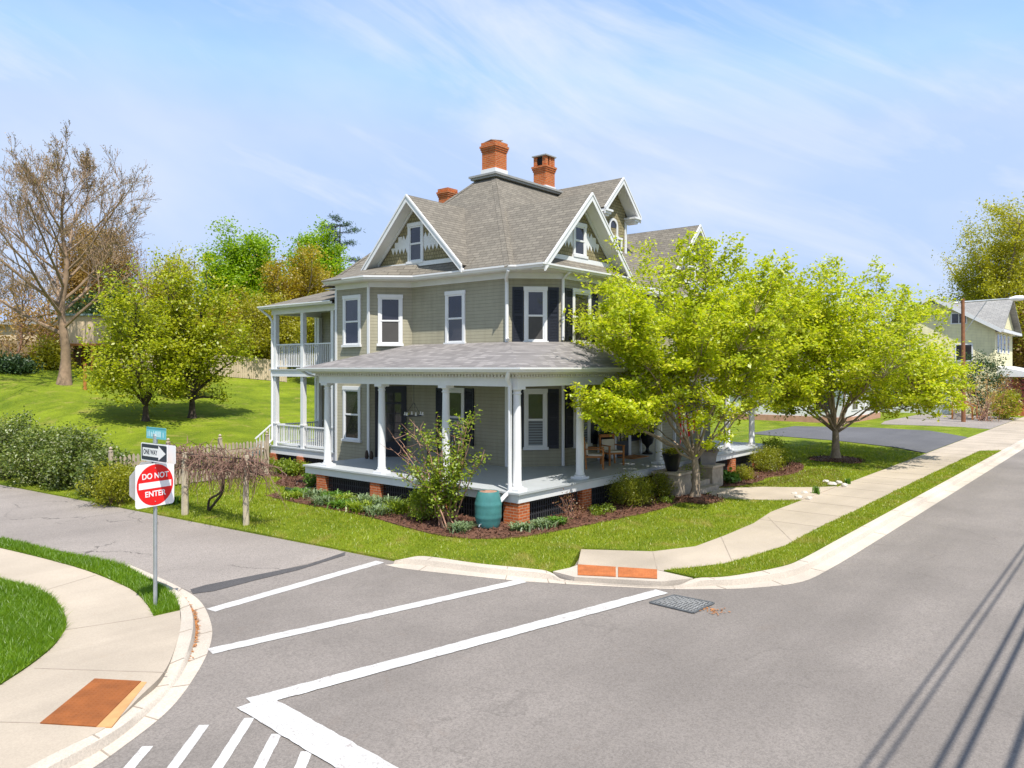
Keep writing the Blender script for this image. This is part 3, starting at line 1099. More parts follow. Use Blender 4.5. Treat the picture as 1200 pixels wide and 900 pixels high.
# porch roof
def roofpoly(mb, pts, th=.05):
    n = len(pts)
    nrm = (V(pts[1])-V(pts[0])).cross(V(pts[2])-V(pts[0])).normalized()
    if nrm.z < 0:
        nrm = -nrm
    mb.prism([V(p)-nrm*th for p in pts], nrm*th)
ze = 4.06
mb = MB()
roofpoly(mb, [(-.5, -.5, ze), (-.5, 8.95, ze), (2.42, 8.35, 4.66), (3.6, 7.84, 4.93), (3.6, 3.30, 4.93)])
roofpoly(mb, [(-.5, -.5, ze), (3.6, 3.30, 4.93), (4.9, 2.0, 4.93), (16.5, 2.0, 4.93), (16.5, -.5, ze)])
roofpoly(mb, [(-.5, 8.95, ze), (2.42, 8.95, 4.28), (2.42, 8.35, 4.66)])
pr = mb.build('porch_roof', PROOF, HOUSE)
gutter([(-.56, 8.98), (-.56, -.56), (16.5, -.56)], 3.96)
mb = MB()
mb.slab([(-.46, 8.9), (-.46, -.46), (16.4, -.46), (16.4, -.05), (-.05, -.05), (-.05, 8.9)], 3.962, 3.985)
mb.box(-.46, 2.4, 8.4, 8.9, 3.962, 4.0)
mb.build('porch_soffit', WHITE, HOUSE)
# brick piers and black lattice below the floor
for x, y in COLS:
    mb = MB()
    mb.box(x-.27, x+.19, y-.27 if x == 0 and y == 0 else (y-.23 if x == 0 else y-.27), y+.23, -.4, .60)
    mb.build('brick_pier', BRICKR, HOUSE)
def lattice(p, q, z0, z1):
    w = Wall(p, q)
    mb = MB()
    n = int(w.L/.095)
    for i in range(n+1):
        a = w.L*i/n
        w.box(mb, a-.02, a+.02, z0, z1, 0, .012)
    for k in range(5):
        z = z0 + (z1-z0)*(k+.5)/5
        w.box(mb, 0, w.L, z-.016, z+.016, -.014, -.002)
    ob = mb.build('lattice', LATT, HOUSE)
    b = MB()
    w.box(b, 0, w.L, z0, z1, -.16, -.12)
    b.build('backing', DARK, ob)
for a, b in ((8.04, 5.35), (5.35, 2.6), (2.6, 0)):
    lattice((-.12, a-.25), (-.12, b+.25), -.2, .59)
for a, b in ((0, 2.87), (2.87, 7.0)):
    lattice((a+.25, -.12), (b-.25, -.12), -.2, .59)
lattice((10.2, -.12), (15.1, -.12), -.1, .59)

# front steps with side walls
mb = MB()
for i in range(4):
    mb.box(7.1, 8.6, -.36-.32*(i+1), -.36-.32*i+.001, -.1, F-.17*(i+1)-.001*i)
mb.build('porch_steps', STONE, HOUSE)

# ---------------- main roof
apx = (7.4, 7.2)                              # deck corner
ZD = ZE + (apx[0]-3.05)*1.0
DX1, DY1 = 12.3, 8.1
mb = MB()
C0 = (3.05, 2.82, ZE)
A0 = (3.05, 12.5, ZE)
d00, d01, d10, d11 = (apx[0], apx[1], ZD), (apx[0], DY1, ZD), (DX1, apx[1], ZD), (DX1, DY1, ZD)
roofpoly(mb, [C0, A0, d01, d00])                                    # slope facing the side road
E1 = (16.6, 2.82, ZE)
roofpoly(mb, [C0, d00, d10, E1])                                    # slope facing the street
roofpoly(mb, [(8.4, 2.84, ZE+.02), (16.6, 2.84, ZE+.02), (16.6, 1.6, ZE-.40), (8.4, 1.6, ZE-.40)])
roofpoly(mb, [A0, (16.6, 12.5, ZE), d11, d01])
roofpoly(mb, [E1, d10, d11, (16.6, 12.5, ZE)])
roof = mb.build('roof', ROOF, HOUSE)
mb = MB()
mb.box(apx[0]-.22, DX1+.1, apx[1]-.22, DY1+.22, ZD-.06, ZD+.02)
mb.box(apx[0]-.28, DX1+.16, apx[1]-.28, DY1+.28, ZD+.02, ZD+.10)
mb.build('roof_deck', DECKROOF, roof)
def hipcap(p, q, n1, n2, w=.17, m=ROOF, parent=None):
    mb = MB()
    p, q = V(p), V(q)
    d = (q-p).normalized()
    for n in (V(n1).normalized(), V(n2).normalized()):
        a = n.cross(d)
        if a.z > 0:
            a = -a
        mb.prism([p+n*.004, q+n*.004, q+a*w+n*.004, p+a*w+n*.004], n*.014)
    return mb.build('hip_cap', m, parent or roof)
hipcap(C0, d00, (-1, 0, 1), (0, -1, 1.015))
hipcap(A0, d01, (-1, 0, 1), (0, 1, 1))

def chimney(x, y, z0, z1, s, kind, parent):
    mb = MB()
    r = s/2
    mb.box(x-r, x+r, y-r, y+r, z0, z1-.38)
    for i in range(3):
        e = r + .025*(i+1)
        mb.box(x-e, x+e, y-e, y+e, z1-.38+.08*i, z1-.38+.08*(i+1)+.0005)
    if kind != 2:
        e = r+.03
        mb.box(x-e, x+e, y-e, y+e, z1-.14, z1)
    c = mb.build('chimney', BRICK, parent)
    f = MB()
    e = r+.035
    f.box(x-e, x+e, y-e, y+e, z0, z0+.24)
    f.build('flashing', WHITE, c)
    k = MB()
    if kind == 1:
        k.bar((x-r*.5-.1, y+.1, z1+.07), (x+r*.75, y-.05, z1+.12), .5, .025)
        for dx, dy in ((-.2, .1), (.2, -.05)):
            k.box(x+dx-.04, x+dx+.04, y+dy-.04, y+dy+.04, z1-.01, z1+.08)
        k.build('cap', DECKROOF, c)
    elif kind == 2:
        # open hood on four brick corners under a slab
        zz = z1-.14
        b = MB()
        for dx in (-1, 1):
            for dy in (-1, 1):
                cx, cy = x+dx*(r-.09), y+dy*(r-.09)
                b.box(cx-.09, cx+.09, cy-.09, cy+.09, zz, z1+.28)
        b.box(x-.05, x+.05, y-r, y+r, zz, z1+.28)
        b.box(x+.051, x+r-.18, y-r+.02, y-r+.1, zz, z1+.279)
        b.build('hood', BRICK, c)
        v = MB()
        v.box(x-r+.04, x-.06, y-r+.04, y+r-.04, zz, z1+.20)
        v.build('flue', DARK, c)
        k.box(x-r-.06, x+r+.06, y-r-.06, y+r+.06, z1+.281, z1+.33)
        k.build('cap', DECKROOF, c)
    return c
chimney(7.75, 7.55, ZD+.1, ZD+1.42, .70, 1, HOUSE)
chimney(11.3, 7.75, ZD+.1, ZD+1.35, .66, 2, HOUSE)
chimney(9.5, 11.9, 8.0, 12.2, .58, 0, HOUSE)

# ---------------- gables.  axis 'x': faces -X (ridge along X); 'y': faces -Y
def gable(axis, c, front, wall, half, zbase, zapex, zwall, back, win=None, band=True, trim=True, ret=False, parent=HOUSE, deep=.16):
    """front = plane of the rake, wall = plane of the shingled gable wall, back = where the ridge dies into the roof"""
    def pt(s, f, z):
        return V((f, c+s, z)) if axis == 'x' else V((c+s, f, z))
    pitch = (zapex-zbase)/half
    mb = MB()
    for sg in (-1, 1):
        # along the foot the slope ends on the main roof (valley)
        foot_back = back
        poly = [pt(sg*half, front, zbase), pt(0, front, zapex), pt(0, back, zapex), pt(sg*half, foot_back if not ret else back, zbase)]
        roofpoly(mb, poly, .06)
    g = mb.build('gable', ROOF, parent)
    # rake boards
    mb = MB()
    for sg in (-1, 1):
        a, b = pt(sg*half, front, zbase), pt(0, front, zapex)
        dn = V((0, 0, -.20))
        off = (pt(0, front+.06, 0)-pt(0, front, 0))
        a2, b2 = a - V((0, 0, .065)), b - V((0, 0, .065))
        mb.hexa([a2+dn-off*.5, b2+dn-off*.5, b2+dn+off*.5, a2+dn+off*.5, a2-off*.5, b2-off*.5, b2+off*.5, a2+off*.5])
        dk = V((0, 0, .075))
        m2 = off*.9
        mb.hexa([a2-m2+dn*.02, b2-m2+dn*.02, b2+off*.3+dn*.02, a2+off*.3+dn*.02, a2-m2+dk, b2-m2+dk, b2+off*.3+dk, a2+off*.3+dk])
    mb.build('rake_board', WHITE, g)
    # soffit of the overhang
    mb = MB()
    for sg in (-1, 1):
        a, b = pt(sg*half, front+.03, zbase-.10-deep*.4), pt(0, front+.03, zapex-.10-deep*.4)
        a3, b3 = pt(sg*half, wall+.03, zbase-.10-deep*.4), pt(0, wall+.03, zapex-.10-deep*.4)
        mb.prism([a, b, b3, a3], (0, 0, -.03))
    mb.build('soffit', SOFFIT, g)
    # gable wall
    dz = zapex-.2-deep - zwall
    hw = dz/pitch
    mb = MB()
    tw = (pt(0, wall+.1, 0)-pt(0, wall, 0))
    mb.prism([pt(-hw, wall, zwall), pt(hw, wall, zwall), pt(0, wall, zwall+dz)], tw*8 if not ret else tw*3)
    gw = mb.build('gable_wall', GSHIN, g) if trim else g
    out = -(tw.normalized())
    if trim:
        mb = MB()
        mb.hexa([pt(-hw-.1, wall, zwall-.10)+out*.07, pt(hw+.1, wall, zwall-.10)+out*.07, pt(hw+.1, wall, zwall-.10)-out*.05, pt(-hw-.1, wall, zwall-.10)-out*.05,
                 pt(-hw-.1, wall, zwall+.05)+out*.07, pt(hw+.1, wall, zwall+.05)+out*.07, pt(hw+.1, wall, zwall+.05)-out*.05, pt(-hw-.1, wall, zwall+.05)-out*.05])
        # mouldings against the soffit
        for sg in (-1, 1):
            a, b = pt(sg*hw, wall, zwall+.05)+out*.03, pt(0, wall, zwall+dz)+out*.03
            mb.hexa([a-out*.03, b-out*.03, b+out*.02, a+out*.02, a-out*.03+V((0, 0, .13)), b-out*.03+V((0, 0, .13)), b+out*.02+V((0, 0, .13)), a+out*.02+V((0, 0, .13))])
        mb.build('gable_trim', WHITE, g)
    if band:
        zl, zu = zwall+.60*dz/1.95, zwall+1.04*dz/1.95
        mb = MB()
        st = .19
        n = int(2*hw/st)
        for i in range(-n, n):
            s0, s1 = i*st, (i+1)*st
            sm = (s0+s1)/2
            lim = hw - (zu-zwall)/pitch - .02
            lim2 = hw - (zl-zwall)/pitch - .02
            if max(abs(s0), abs(s1)) < lim2:
                top = min(zu, zwall + (hw-max(abs(s0), abs(s1)))*pitch - .03)
                pts = [pt(s0, wall, zl)+out*.012, pt(sm, wall, zl-.20)+out*.012, pt(s1, wall, zl)+out*.012]
                if top >= zu-.001:
                    pts += [pt(s1, wall, zu-.18)+out*.012, pt(sm, wall, zu)+out*.012, pt(s0, wall, zu-.18)+out*.012]
                else:
                    pts += [pt(s1, wall, top)+out*.012, pt(s0, wall, top)+out*.012]
                mb.prism(pts, -out*.01)
        mb.build('sawtooth_band', WHITE, g)
    return g

# gable toward the side road
g = gable('x', 7.5, 2.98, 3.45, 2.68, 7.50, 10.2, 7.80, 6.2)
GW = Wall((3.45, 10.2), (3.45, 4.8))
window(GW, 10.2-7.52, .80, 7.83, 9.28, 'k', 'd', parent=HOUSE)
# gable toward the street
g = gable('y', 5.93, 1.64, 2.12, 2.58, 7.33, 9.92, 7.72, 5.5)
GW2 = Wall((3.3, 2.12), (8.5, 2.12))
window(GW2, 5.88-3.3, .76, 7.80, 8.97, 'k', 'd')
# tall dormer with arched window
g = gable('y', 11.75, 4.0, 4.5, 1.40, 10.5, 11.92, 10.2, 8.0, None, False, False, True, deep=.10)
mb = MB()
dw = .98
mb.prism([(11.75-dw, 4.5, 7.2), (11.75+dw, 4.5, 7.2), (11.75+dw, 4.5, 10.72), (11.75, 4.5, 11.62), (11.75-dw, 4.5, 10.72)], (0, 4.2, 0))
tower = mb.build('dormer_wall', GSHIN, HOUSE)
mb = MB()
for s in (-1, 1):
    x = 11.75+s*1.12
    mb.box(x-.26, x+.26, 3.93, 4.52, 10.36, 10.44)
    mb.box(x-.20, x+.20, 3.99, 4.51, 10.26, 10.36)
    mb.box(x-.14, x+.14, 4.05, 4.50, 10.18, 10.26)
    mb.box(11.75+s*dw-.07, 11.75+s*dw+.07, 4.46, 4.60, 7.2, 10.25)
mb.build('cornice_return', WHITE, tower)
WT = Wall((10.5, 4.5), (13.0, 4.5))
def archwin():
    c = 1.25
    D = .42
    mb = MB()
    WT.box(mb, c-.34, c-.24, D+8.3, D+9.55, -.01, .05)
    WT.box(mb, c+.24, c+.34, D+8.3, D+9.55, -.01, .05)
    WT.box(mb, c-.40, c+.40, D+9.05, D+9.17, -.01, .06)
    n = 10
    for i in range(n):
        t0, t1 = math.pi*i/n, math.pi*(i+1)/n
        q = []
        for r, t in ((.24, t0), (.24, t1), (.34, t1), (.34, t0)):
            q.append(WT.pt(c+r*math.cos(t), D+9.55+r*math.sin(t), .05))
        mb.prism(q, -WT.n*.06)
    for s in (-1, 1):
        WT.box(mb, c+s*.62-.05, c+s*.62+.05, D+8.3, D+9.05, -.01, .05)
        WT.box(mb, c+s*.50-.20, c+s*.50+.20, D+9.05, D+9.14, -.01, .055)
    WT.box(mb, c-.7, c+.7, D+8.22, D+8.32, -.01, .08)
    f = mb.build('arched_window', WHITE, HOUSE)
    p = MB()
    WT.box(p, c-.25, c+.25, D+8.32, D+9.06, .002, .012)
    for s in (-1, 1):
        WT.box(p, c+s*.45-.12, c+s*.45+.12, D+8.32, D+9.06, .002, .012)
    q = [WT.pt(c+.25*math.cos(t), D+9.5+.28*math.sin(t), .012) for t in [math.pi*i/12 for i in range(13)]]
    p.prism(q, -WT.n*.01)
    p.build('pane', GLASSB, f)
archwin()
# wing gable further along
g = gable('y', 16.4, 2.85, 3.3, 2.3, 8.2, 10.5, 8.0, 12.0, None, True, True, True)
W_W = Wall((14.4, 3.3), (18.4, 3.3))
window(W_W, 2.0, .8, 8.05, 9.35, 'k', 'd')

# eaves: soffit and gutters
eave = [(3.05, 12.5), (3.05, 11.0), (1.92, 11.0), (1.86, 8.55), (3.05, 7.25), (3.05, 2.82), (3.22, 2.66), (3.22, 1.62), (8.5, 1.62)]
mb = MB()
ins = .09
mb.slab([(3.12, 12.4), (3.12, 10.9), (2.0, 10.9), (1.95, 8.6), (3.12, 7.32), (3.12, 2.85), (3.30, 2.70), (3.30, 1.72), (8.45, 1.72), (8.45, 3.5), (5.2, 3.5), (3.9, 4.0), (3.9, 8.0), (2.9, 9.1), (2.9, 10.6), (3.9, 11.6), (3.9, 12.4)], 7.16, 7.20)
mb.box(8.45, 18.6, 1.75, 3.6, 6.95, 7.0)
mb.build('eave_soffit', OFFWHITE, HOUSE)
gutter([(3.7, 11.0), (1.92, 11.0), (1.86, 8.52), (3.03, 7.25), (3.03, 2.84), (3.20, 2.66), (3.20, 1.60), (8.5, 1.60)], ZE-.115, wd=.13, hgt=.13)
gutter([(8.5, 1.56), (16.6, 1.56)], ZE-.52)
# low roof over the bay and skirts in front of the gables
mb = MB()
roofpoly(mb, [(1.9, 10.98, ZE), (1.88, 8.52, ZE), (3.08, 7.25, ZE), (3.5, 7.25, 7.80), (3.5, 10.2, 7.86), (3.3, 10.3, 7.86)], .05)
roofpoly(mb, [(1.9, 10.98, ZE), (3.3, 10.2, 7.86), (3.9, 10.98, 7.86)], .05)
roofpoly(mb, [(3.06, 7.3, ZE+.004), (3.06, 4.7, ZE+.004), (3.5, 4.7, 7.80), (3.5, 7.3, 7.80)], .05)
roofpoly(mb, [(3.3, 1.66, ZE+.004), (8.4, 1.66, ZE+.004), (8.4, 2.2, 7.74), (3.8, 2.2, 7.74)], .05)
mb.build('skirt_roof', ROOF, HOUSE)

# downspouts
def spout(pts, r=.045, mat=WHITE):
    mb = MB()
    mb.tube(pts, r, 8)
    return mb.build('downspout', mat, HOUSE, True)
spout([(3.05+.05, 2.9, 7.18), (3.35, 3.2, 6.95), (3.50, 3.30, 6.85), (3.50, 3.30, 5.05), (3.42, 3.2, 4.98)], .06)
W = W_D.pt(W_D.L-.0, 0, .06)
spout([(W.x-.05, W.y-.3, 7.17), (W.x, W.y, 6.95), (W.x, W.y, 4.98)], .05)
spout([(W.x, W.y, 3.66), (W.x, W.y, 1.55), (W.x, W.y, F+.02)], .05)
spout([(12.42, 2.0, 3.66), (12.42, 2.0, F+.02)], .05)
spout([(-.45, -.10, 3.98), (-.42, -.02, 3.80), (-.22, .06, 3.62), (-.22, .06, 1.0), (-.24, .05, .86), (-.42, .05, .78), (-.72, .05, .60), (-.72, .1, .52)], .055)
spout([(-.4, 8.9, 3.98), (-.3, 8.7, 3.85), (.2, 8.36, 3.70), (.2, 8.36, .9)], .04)

# ---------------- two storey porch at the back left
RX = 2.75
PY = (11.35, 13.3, 15.2)
Z2 = 4.03
mb = MB()
mb.slab([(RX-.18, 15.45), (RX-.18, 11.0), (5.0, 11.0), (5.0, 15.45)], F-.05, F)
mb.slab([(RX-.18, 15.45), (RX-.18, 10.95), (5.0, 10.95), (5.0, 15.45)], Z2-.05, Z2)
mb.build('rear_porch_deck', PFLOOR, HOUSE)
mb = MB()
for bs in (((RX-.14, RX-.06, 11.0, 15.4, .55, F-.052), (RX-.06, 5.0, 15.32, 15.4, .55, F-.052)),
           ((RX-.14, RX+.02, 11.0, 15.4, Z2-.30, Z2-.052), (RX+.02, 5.0, 15.24, 15.4, Z2-.30, Z2-.052)),
           ((RX-.10, RX+.06, 11.0, 15.4, 6.28, 6.5), (RX+.06, 5.0, 15.2, 15.36, 6.28, 6.5))):
    mb = MB()
    for q in bs:
        mb.box(*q)
    mb.build('rear_porch_beam', WHITE, HOUSE)
for (x, y) in [(RX, PY[0]), (RX, PY[1]), (RX, PY[2]), (4.9, PY[2])]:
    mb = MB()
    mb.box(x-.085, x+.085, y-.085, y+.085, F, Z2-.30)
    mb.box(x-.085, x+.085, y-.085, y+.085, Z2, 6.28)
    mb.box(x-.11, x+.11, y-.11, y+.11, F+.9, F+.95)
    mb.build('rear_porch_post', WHITE, HOUSE)
def railing(p, q, z, hgt=.92, drop=0):
    w = Wall(p, q)
    mb = MB()
    a = w.pt(.08, z+hgt)
    b = w.pt(w.L-.08, z+hgt-drop)
    mb.bar(a, b, .07, .05)
    mb.bar(w.pt(.08, z+.12), w.pt(w.L-.08, z+.12-drop), .05, .05)
    n = max(2, int(w.L/.115))
    for i in range(1, n):
        s = w.L*i/n
        dz = drop*i/n
        mb.bar(w.pt(s, z+.12-dz), w.pt(s, z+hgt-dz), .028, .028, up=(1, 0, 0))
    return mb.build('railing', WHITE, HOUSE)
for zf in (F, Z2):
    for a, b in zip(PY, PY[1:]):
        railing((RX, b), (RX, a), zf, 1.0 if zf > 2 else .86)
    railing((4.9, PY[2]), (RX, PY[2]), zf, 1.0 if zf > 2 else .86)
railing((RX-.1, PY[2]+.1), (RX-.85, PY[2]+.35), F-.05, .9, .55)
mb = MB()
roofpoly(mb, [(2.28, 10.95, 6.66), (2.28, 15.75, 6.60), (5.0, 14.2, 7.45), (5.0, 10.95, 7.45)])
roofpoly(mb, [(2.28, 15.75, 6.60), (5.6, 15.75, 6.60), (5.0, 14.2, 7.45)])
mb.build('rear_porch_roof', ROOF, HOUSE)
gutter([(5.2, 15.8), (2.22, 15.8), (2.22, 10.9)], 6.50)
mb = MB()
mb.box(2.3, 5.0, 11.0, 15.7, 6.5, 6.53)
mb.build('rear_porch_ceiling', CEIL, HOUSE)
for y in (11.5, 13.3, 15.2):
    mb = MB()
    mb.box(RX-.20, RX+.16, y-.18, y+.18, -.4, .55)
    mb.build('brick_pier', BRICKR, HOUSE)
lattice((RX-.02, 15.0), (RX-.02, 13.5), -.2, .54)
lattice((RX-.02, 13.1), (RX-.02, 11.7), -.2, .54)
for z0, z1 in ((F+.02, 3.0), (Z2+.02, 6.1)):
    mb = MB()
    W_R.box(mb, 2.1, 3.1, z0, z1, -.01, .05)
    d = mb.build('rear_door', WHITE, HOUSE)
    p = MB()
    W_R.box(p, 2.22, 2.98, z0+.1, z1-.15, .04, .055)
    p.build('leaf', mat('maroon_door_paint', (.22, .03, .04), .5, .1), d)
spout([(2.3, 15.75, 6.55), (2.6, 15.45, 6.2), (2.64, 15.33, 6.0), (2.64, 15.33, 1.1), (2.3, 15.3, .85), (2.0, 15.2, .75), (1.95, 15.2, .2)], .05)
# ------------------------------------------------------------------ plants
def unit(n, rng):
    v = rng.normal(size=(n, 3))
    return v/np.linalg.norm(v, axis=1, keepdims=True)

def leaves(P, L, wr, rng, up=.25, fold=.0):
    """Diamond leaves at points P: (N*4,3) corners."""
    n = len(P)
    d = unit(n, rng)
    d[:, 2] = d[:, 2]*.7 - .05
    nrm = unit(n, rng)
    nrm[:, 2] += up*2
    s = np.cross(d, nrm)
    s /= np.linalg.norm(s, axis=1, keepdims=True)+1e-9
    d /= np.linalg.norm(d, axis=1, keepdims=True)+1e-9
    ln = L*rng.uniform(.65, 1.25, (n, 1))
    out = np.empty((n, 4, 3))
    out[:, 0] = P
    out[:, 1] = P + d*ln*.45 + s*ln*wr*.5
    out[:, 2] = P + d*ln
    out[:, 3] = P + d*ln*.45 - s*ln*wr*.5
    return out.reshape(-1, 3)

def ellipsoid_tips(n, c, r, rng, shell=.55, zcut=-.55, lump=.22):
    """Points in a lumpy ellipsoid, mostly near its skin."""
    out = []
    ph = rng.uniform(0, 6.28, 6)
    while len(out) < n:
        d = unit(1, rng)[0]
        if d[2] < zcut:
            continue
        az = math.atan2(d[1], d[0])
        k = 1 + lump*(math.sin(2*az+ph[0]) * .5 + math.sin(3*az+ph[1]+2*d[2])*.5 + math.sin(5*az+4*d[2]+ph[2])*.35 + math.sin(7*d[2]+ph[3])*.35)
        rr = (shell + (1-shell)*rng.random()**.6) * k if rng.random() < .75 else rng.random()**.5 * k * .8
        out.append([c[0]+d[0]*r[0]*rr, c[1]+d[1]*r[1]*rr, c[2]+d[2]*r[2]*rr])
    return np.array(out)

def bez(a, b, c, n):
    t = np.linspace(0, 1, n)[:, None]
    return (1-t)**2*a + 2*t*(1-t)*b + t*t*c

def skeleton(base, fork, tips, r0, nl, rng, flare=1.5, lean=.0, spread=.0, sides=6, tw=.012, multi=False, limb=1.0):
    """Trunk, limbs to nl spread-out targets, twigs to all tips.  Returns MB and sample points on the twigs."""
    mb = MB()
    base = np.array(base, float)
    fork = np.array(fork, float)
    mid = (base+fork)/2 + np.array([rng.normal()*.06, rng.normal()*.06, 0])*np.linalg.norm(fork-base)*.6
    tr = bez(base-np.array([0, 0, .15]), mid, fork, 7)
    rad = [r0*(flare if i == 0 else (1+(flare-1)*.45 if i == 1 else 1-.06*i)) for i in range(7)]
    mb.tube([tuple(p) for p in tr], rad, 10)
    # farthest point targets
    idx = [int(np.argmax(tips[:, 2]))]
    dist = np.linalg.norm(tips-tips[idx[0]], axis=1)
    while len(idx) < min(nl, len(tips)):
        j = int(np.argmax(dist))
        idx.append(j)
        dist = np.minimum(dist, np.linalg.norm(tips-tips[j], axis=1))
    LP, LR = [], []
    for j in idx:
        T = tips[j]
        f0 = fork + (base-fork)*rng.uniform(0, .16)
        v = T-f0
        m = f0 + v*.45 + np.array([rng.normal()*.1, rng.normal()*.1, .22+.1*rng.normal()])*np.linalg.norm(v)*.6
        k = 9
        P = bez(f0, m, T, k)
        P[1:-1] += rng.normal(size=(k-2, 3))*np.linalg.norm(v)*.012
        ra = r0*rng.uniform(.34, .56)*limb
        R = [max(tw, ra*(1-i/(k-1))**.8) for i in range(k)]
        mb.tube([tuple(p) for p in P], R, sides)
        LP.append(P)
        LR.append(R)
    A = np.concatenate([p[2:] for p in LP])
    AR = np.concatenate([np.array(r[2:]) for r in LR])
    tw_pts = []
    fo = np.linalg.norm(A-fork, axis=1)
    for T in tips:
        dT = np.linalg.norm(T-fork)
        sc = np.linalg.norm(A-T, axis=1) + np.where(fo > dT*.92, 50, 0)
        j = int(np.argmin(sc))
        a = A[j]
        v = T-a
        ln = np.linalg.norm(v)
        m = a + v*.5 + np.array([rng.normal()*.12, rng.normal()*.12, .14])*ln
        P = bez(a, m, T, 5)
        rr = min(AR[j]*.6, tw*1.8)
        mb.tube([tuple(p) for p in P], [rr, rr*.85, rr*.65, rr*.5, rr*.3], 4, caps=False)
        tw_pts.append(P)
    return mb, tw_pts

def foliage_pts(tw, per, sig, rng, t0=.35, fz=.75):
    P = np.array(tw)                                # (n,5,3)
    n = len(P)
    t = t0 + (1.08-t0)*rng.random((n, per))
    i = np.clip((t*4).astype(int), 0, 3)
    f = (t*4-i)[..., None]
    a = np.take_along_axis(P, i[..., None], 1)
    b = np.take_along_axis(P, (i+1)[..., None], 1)
    q = a + (b-a)*f
    amp = sig*(.5+rng.random((n, 1, 1)))
    q = q + rng.normal(size=q.shape)*amp*np.array([1, 1, fz])
    return q.reshape(-1, 3)

def tree(name, label, cat, x, y, crown, fork_h, r0, nl, ntips, per, sig, leaf, wr, lmat, bark, seed, group=None, zcut=-.55,
         shell=.55, lump=.22, z0=None, lean=(0, 0), t0=.35, tw=.012, extra=None, up=.45, shoots=0, limb=1.0, flatness=.75):
    rng = np.random.default_rng(seed)
    z = h(x, y) if z0 is None else z0
    t = Thing(name, label, cat, (x, y, z), group=group)
    cx, cy, cz, rx, ry, rz = crown
    tips = ellipsoid_tips(ntips, (cx, cy, cz), (rx, ry, rz), rng, shell, zcut, lump)
    if extra:
        for (ec, er, en) in extra:
            tips = np.concatenate([tips, ellipsoid_tips(en, ec, er, rng, .3, -1, .2)])
    tips[:, 2] = np.maximum(tips[:, 2], z + .25)
    mb, tws = skeleton((x, y, z), (x+lean[0], y+lean[1], z+fork_h), tips, r0, nl, rng, tw=tw, limb=limb)
    if shoots:
        q = (tips-np.array([cx, cy, cz]))/np.array([rx, ry, rz])
        rad = np.linalg.norm(q, axis=1)
        top = np.argsort(-rad + rng.normal(size=len(tips))*.12)[:shoots]
        for i in top:
            T = tips[i]
            o_ = q[i]/rad[i]
            L_ = rng.uniform(.3, .95)*(1 if o_[2] > .3 else .7)
            v = (o_*np.array([.8, .8, .35]) + np.array([0, 0, .55]) + rng.normal(size=3)*.22)*L_
            S = bez(T, T+v*.5+rng.normal(size=3)*.04, T+v, 5)
            mb.tube([tuple(p) for p in S], [.008, .007, .006, .005, .003], 4, caps=False)
            tws.append(S)
    mb.build('trunk', bark, t, True)
    if per:
        P = foliage_pts(tws, per, sig, rng, t0, flatness)
        quads_obj('crown', leaves(P, leaf, wr, rng, up), 4, lmat, t)
    return t

def crown_at(px, py0, py1, pw, d):
    """crown centre and radii from the photo box, at depth d"""
    x, y = cam2w(px, d)
    z1, z0 = CAMZ + (432-py0)*d/FPX, CAMZ + (432-py1)*d/FPX
    rx = pw*d/FPX/2
    return x, y, (z0+z1)/2, rx, (z1-z0)/2

def px_tree(name, label, cat, px, py0, py1, pw, d, fork, r0, nl, nt, per, sig, leaf, wr, lmat, bark, seed, group=None, tx=None, z0=None, **k):
    x, y, zc, rx, rz = crown_at(px, py0, py1, pw, d)
    bx, by = (x, y) if tx is None else cam2w(tx, d)
    return tree(name, label, cat, bx, by, (x, y, zc, rx, rx*.9, rz), fork, r0, nl, nt, per, sig, leaf, wr, lmat, bark, seed, group, z0=z0, **k)

# --- two lime green trees on the front lawn
tree('street_tree', 'lime green spring tree nearest the corner, its trunk in a small mulch ring', 'tree', 6.5, -1.8,
     (6.3, -1.4, 4.75, 3.7, 3.4, 2.95), 1.3, .145, 15, 600, 64, .13, .125, .66, LIME, BARK, 21, 'lime green trees on the front lawn', zcut=-.95, shell=.3, lump=.24,
     extra=[((3.2, -1.3, 3.0), (1.9, 1.1, .8), 75), ((3.4, -1.5, 5.2), (1.5, 1.2, 1.2), 55), ((7.9, -3.2, 5.6), (1.9, 1.2, 1.6), 60), ((9.4, -1.8, 5.2), (2.2, 1.5, 2.3), 110)], up=.75, shoots=330, limb=.72, flatness=.5)
tree('street_tree', 'wide lime green spring tree further along the pavement, before the driveway', 'tree', 20.0, -1.9,
     (20.0, -2.0, 4.75, 5.4, 4.6, 3.4), 1.35, .20, 17, 740, 58, .17, .155, .66, LIME, BARK, 22, 'lime green trees on the front lawn', zcut=-.9, shell=.3, lump=.24,
     extra=[((16.6, .6, 5.4), (3.2, 2.5, 3.2), 170), ((23.5, -4.8, 3.6), (2.8, 1.8, 1.7), 90), ((16.4, -1.8, 5.0), (2.3, 1.8, 3.0), 190)], up=.75, shoots=420, limb=.72, flatness=.5)

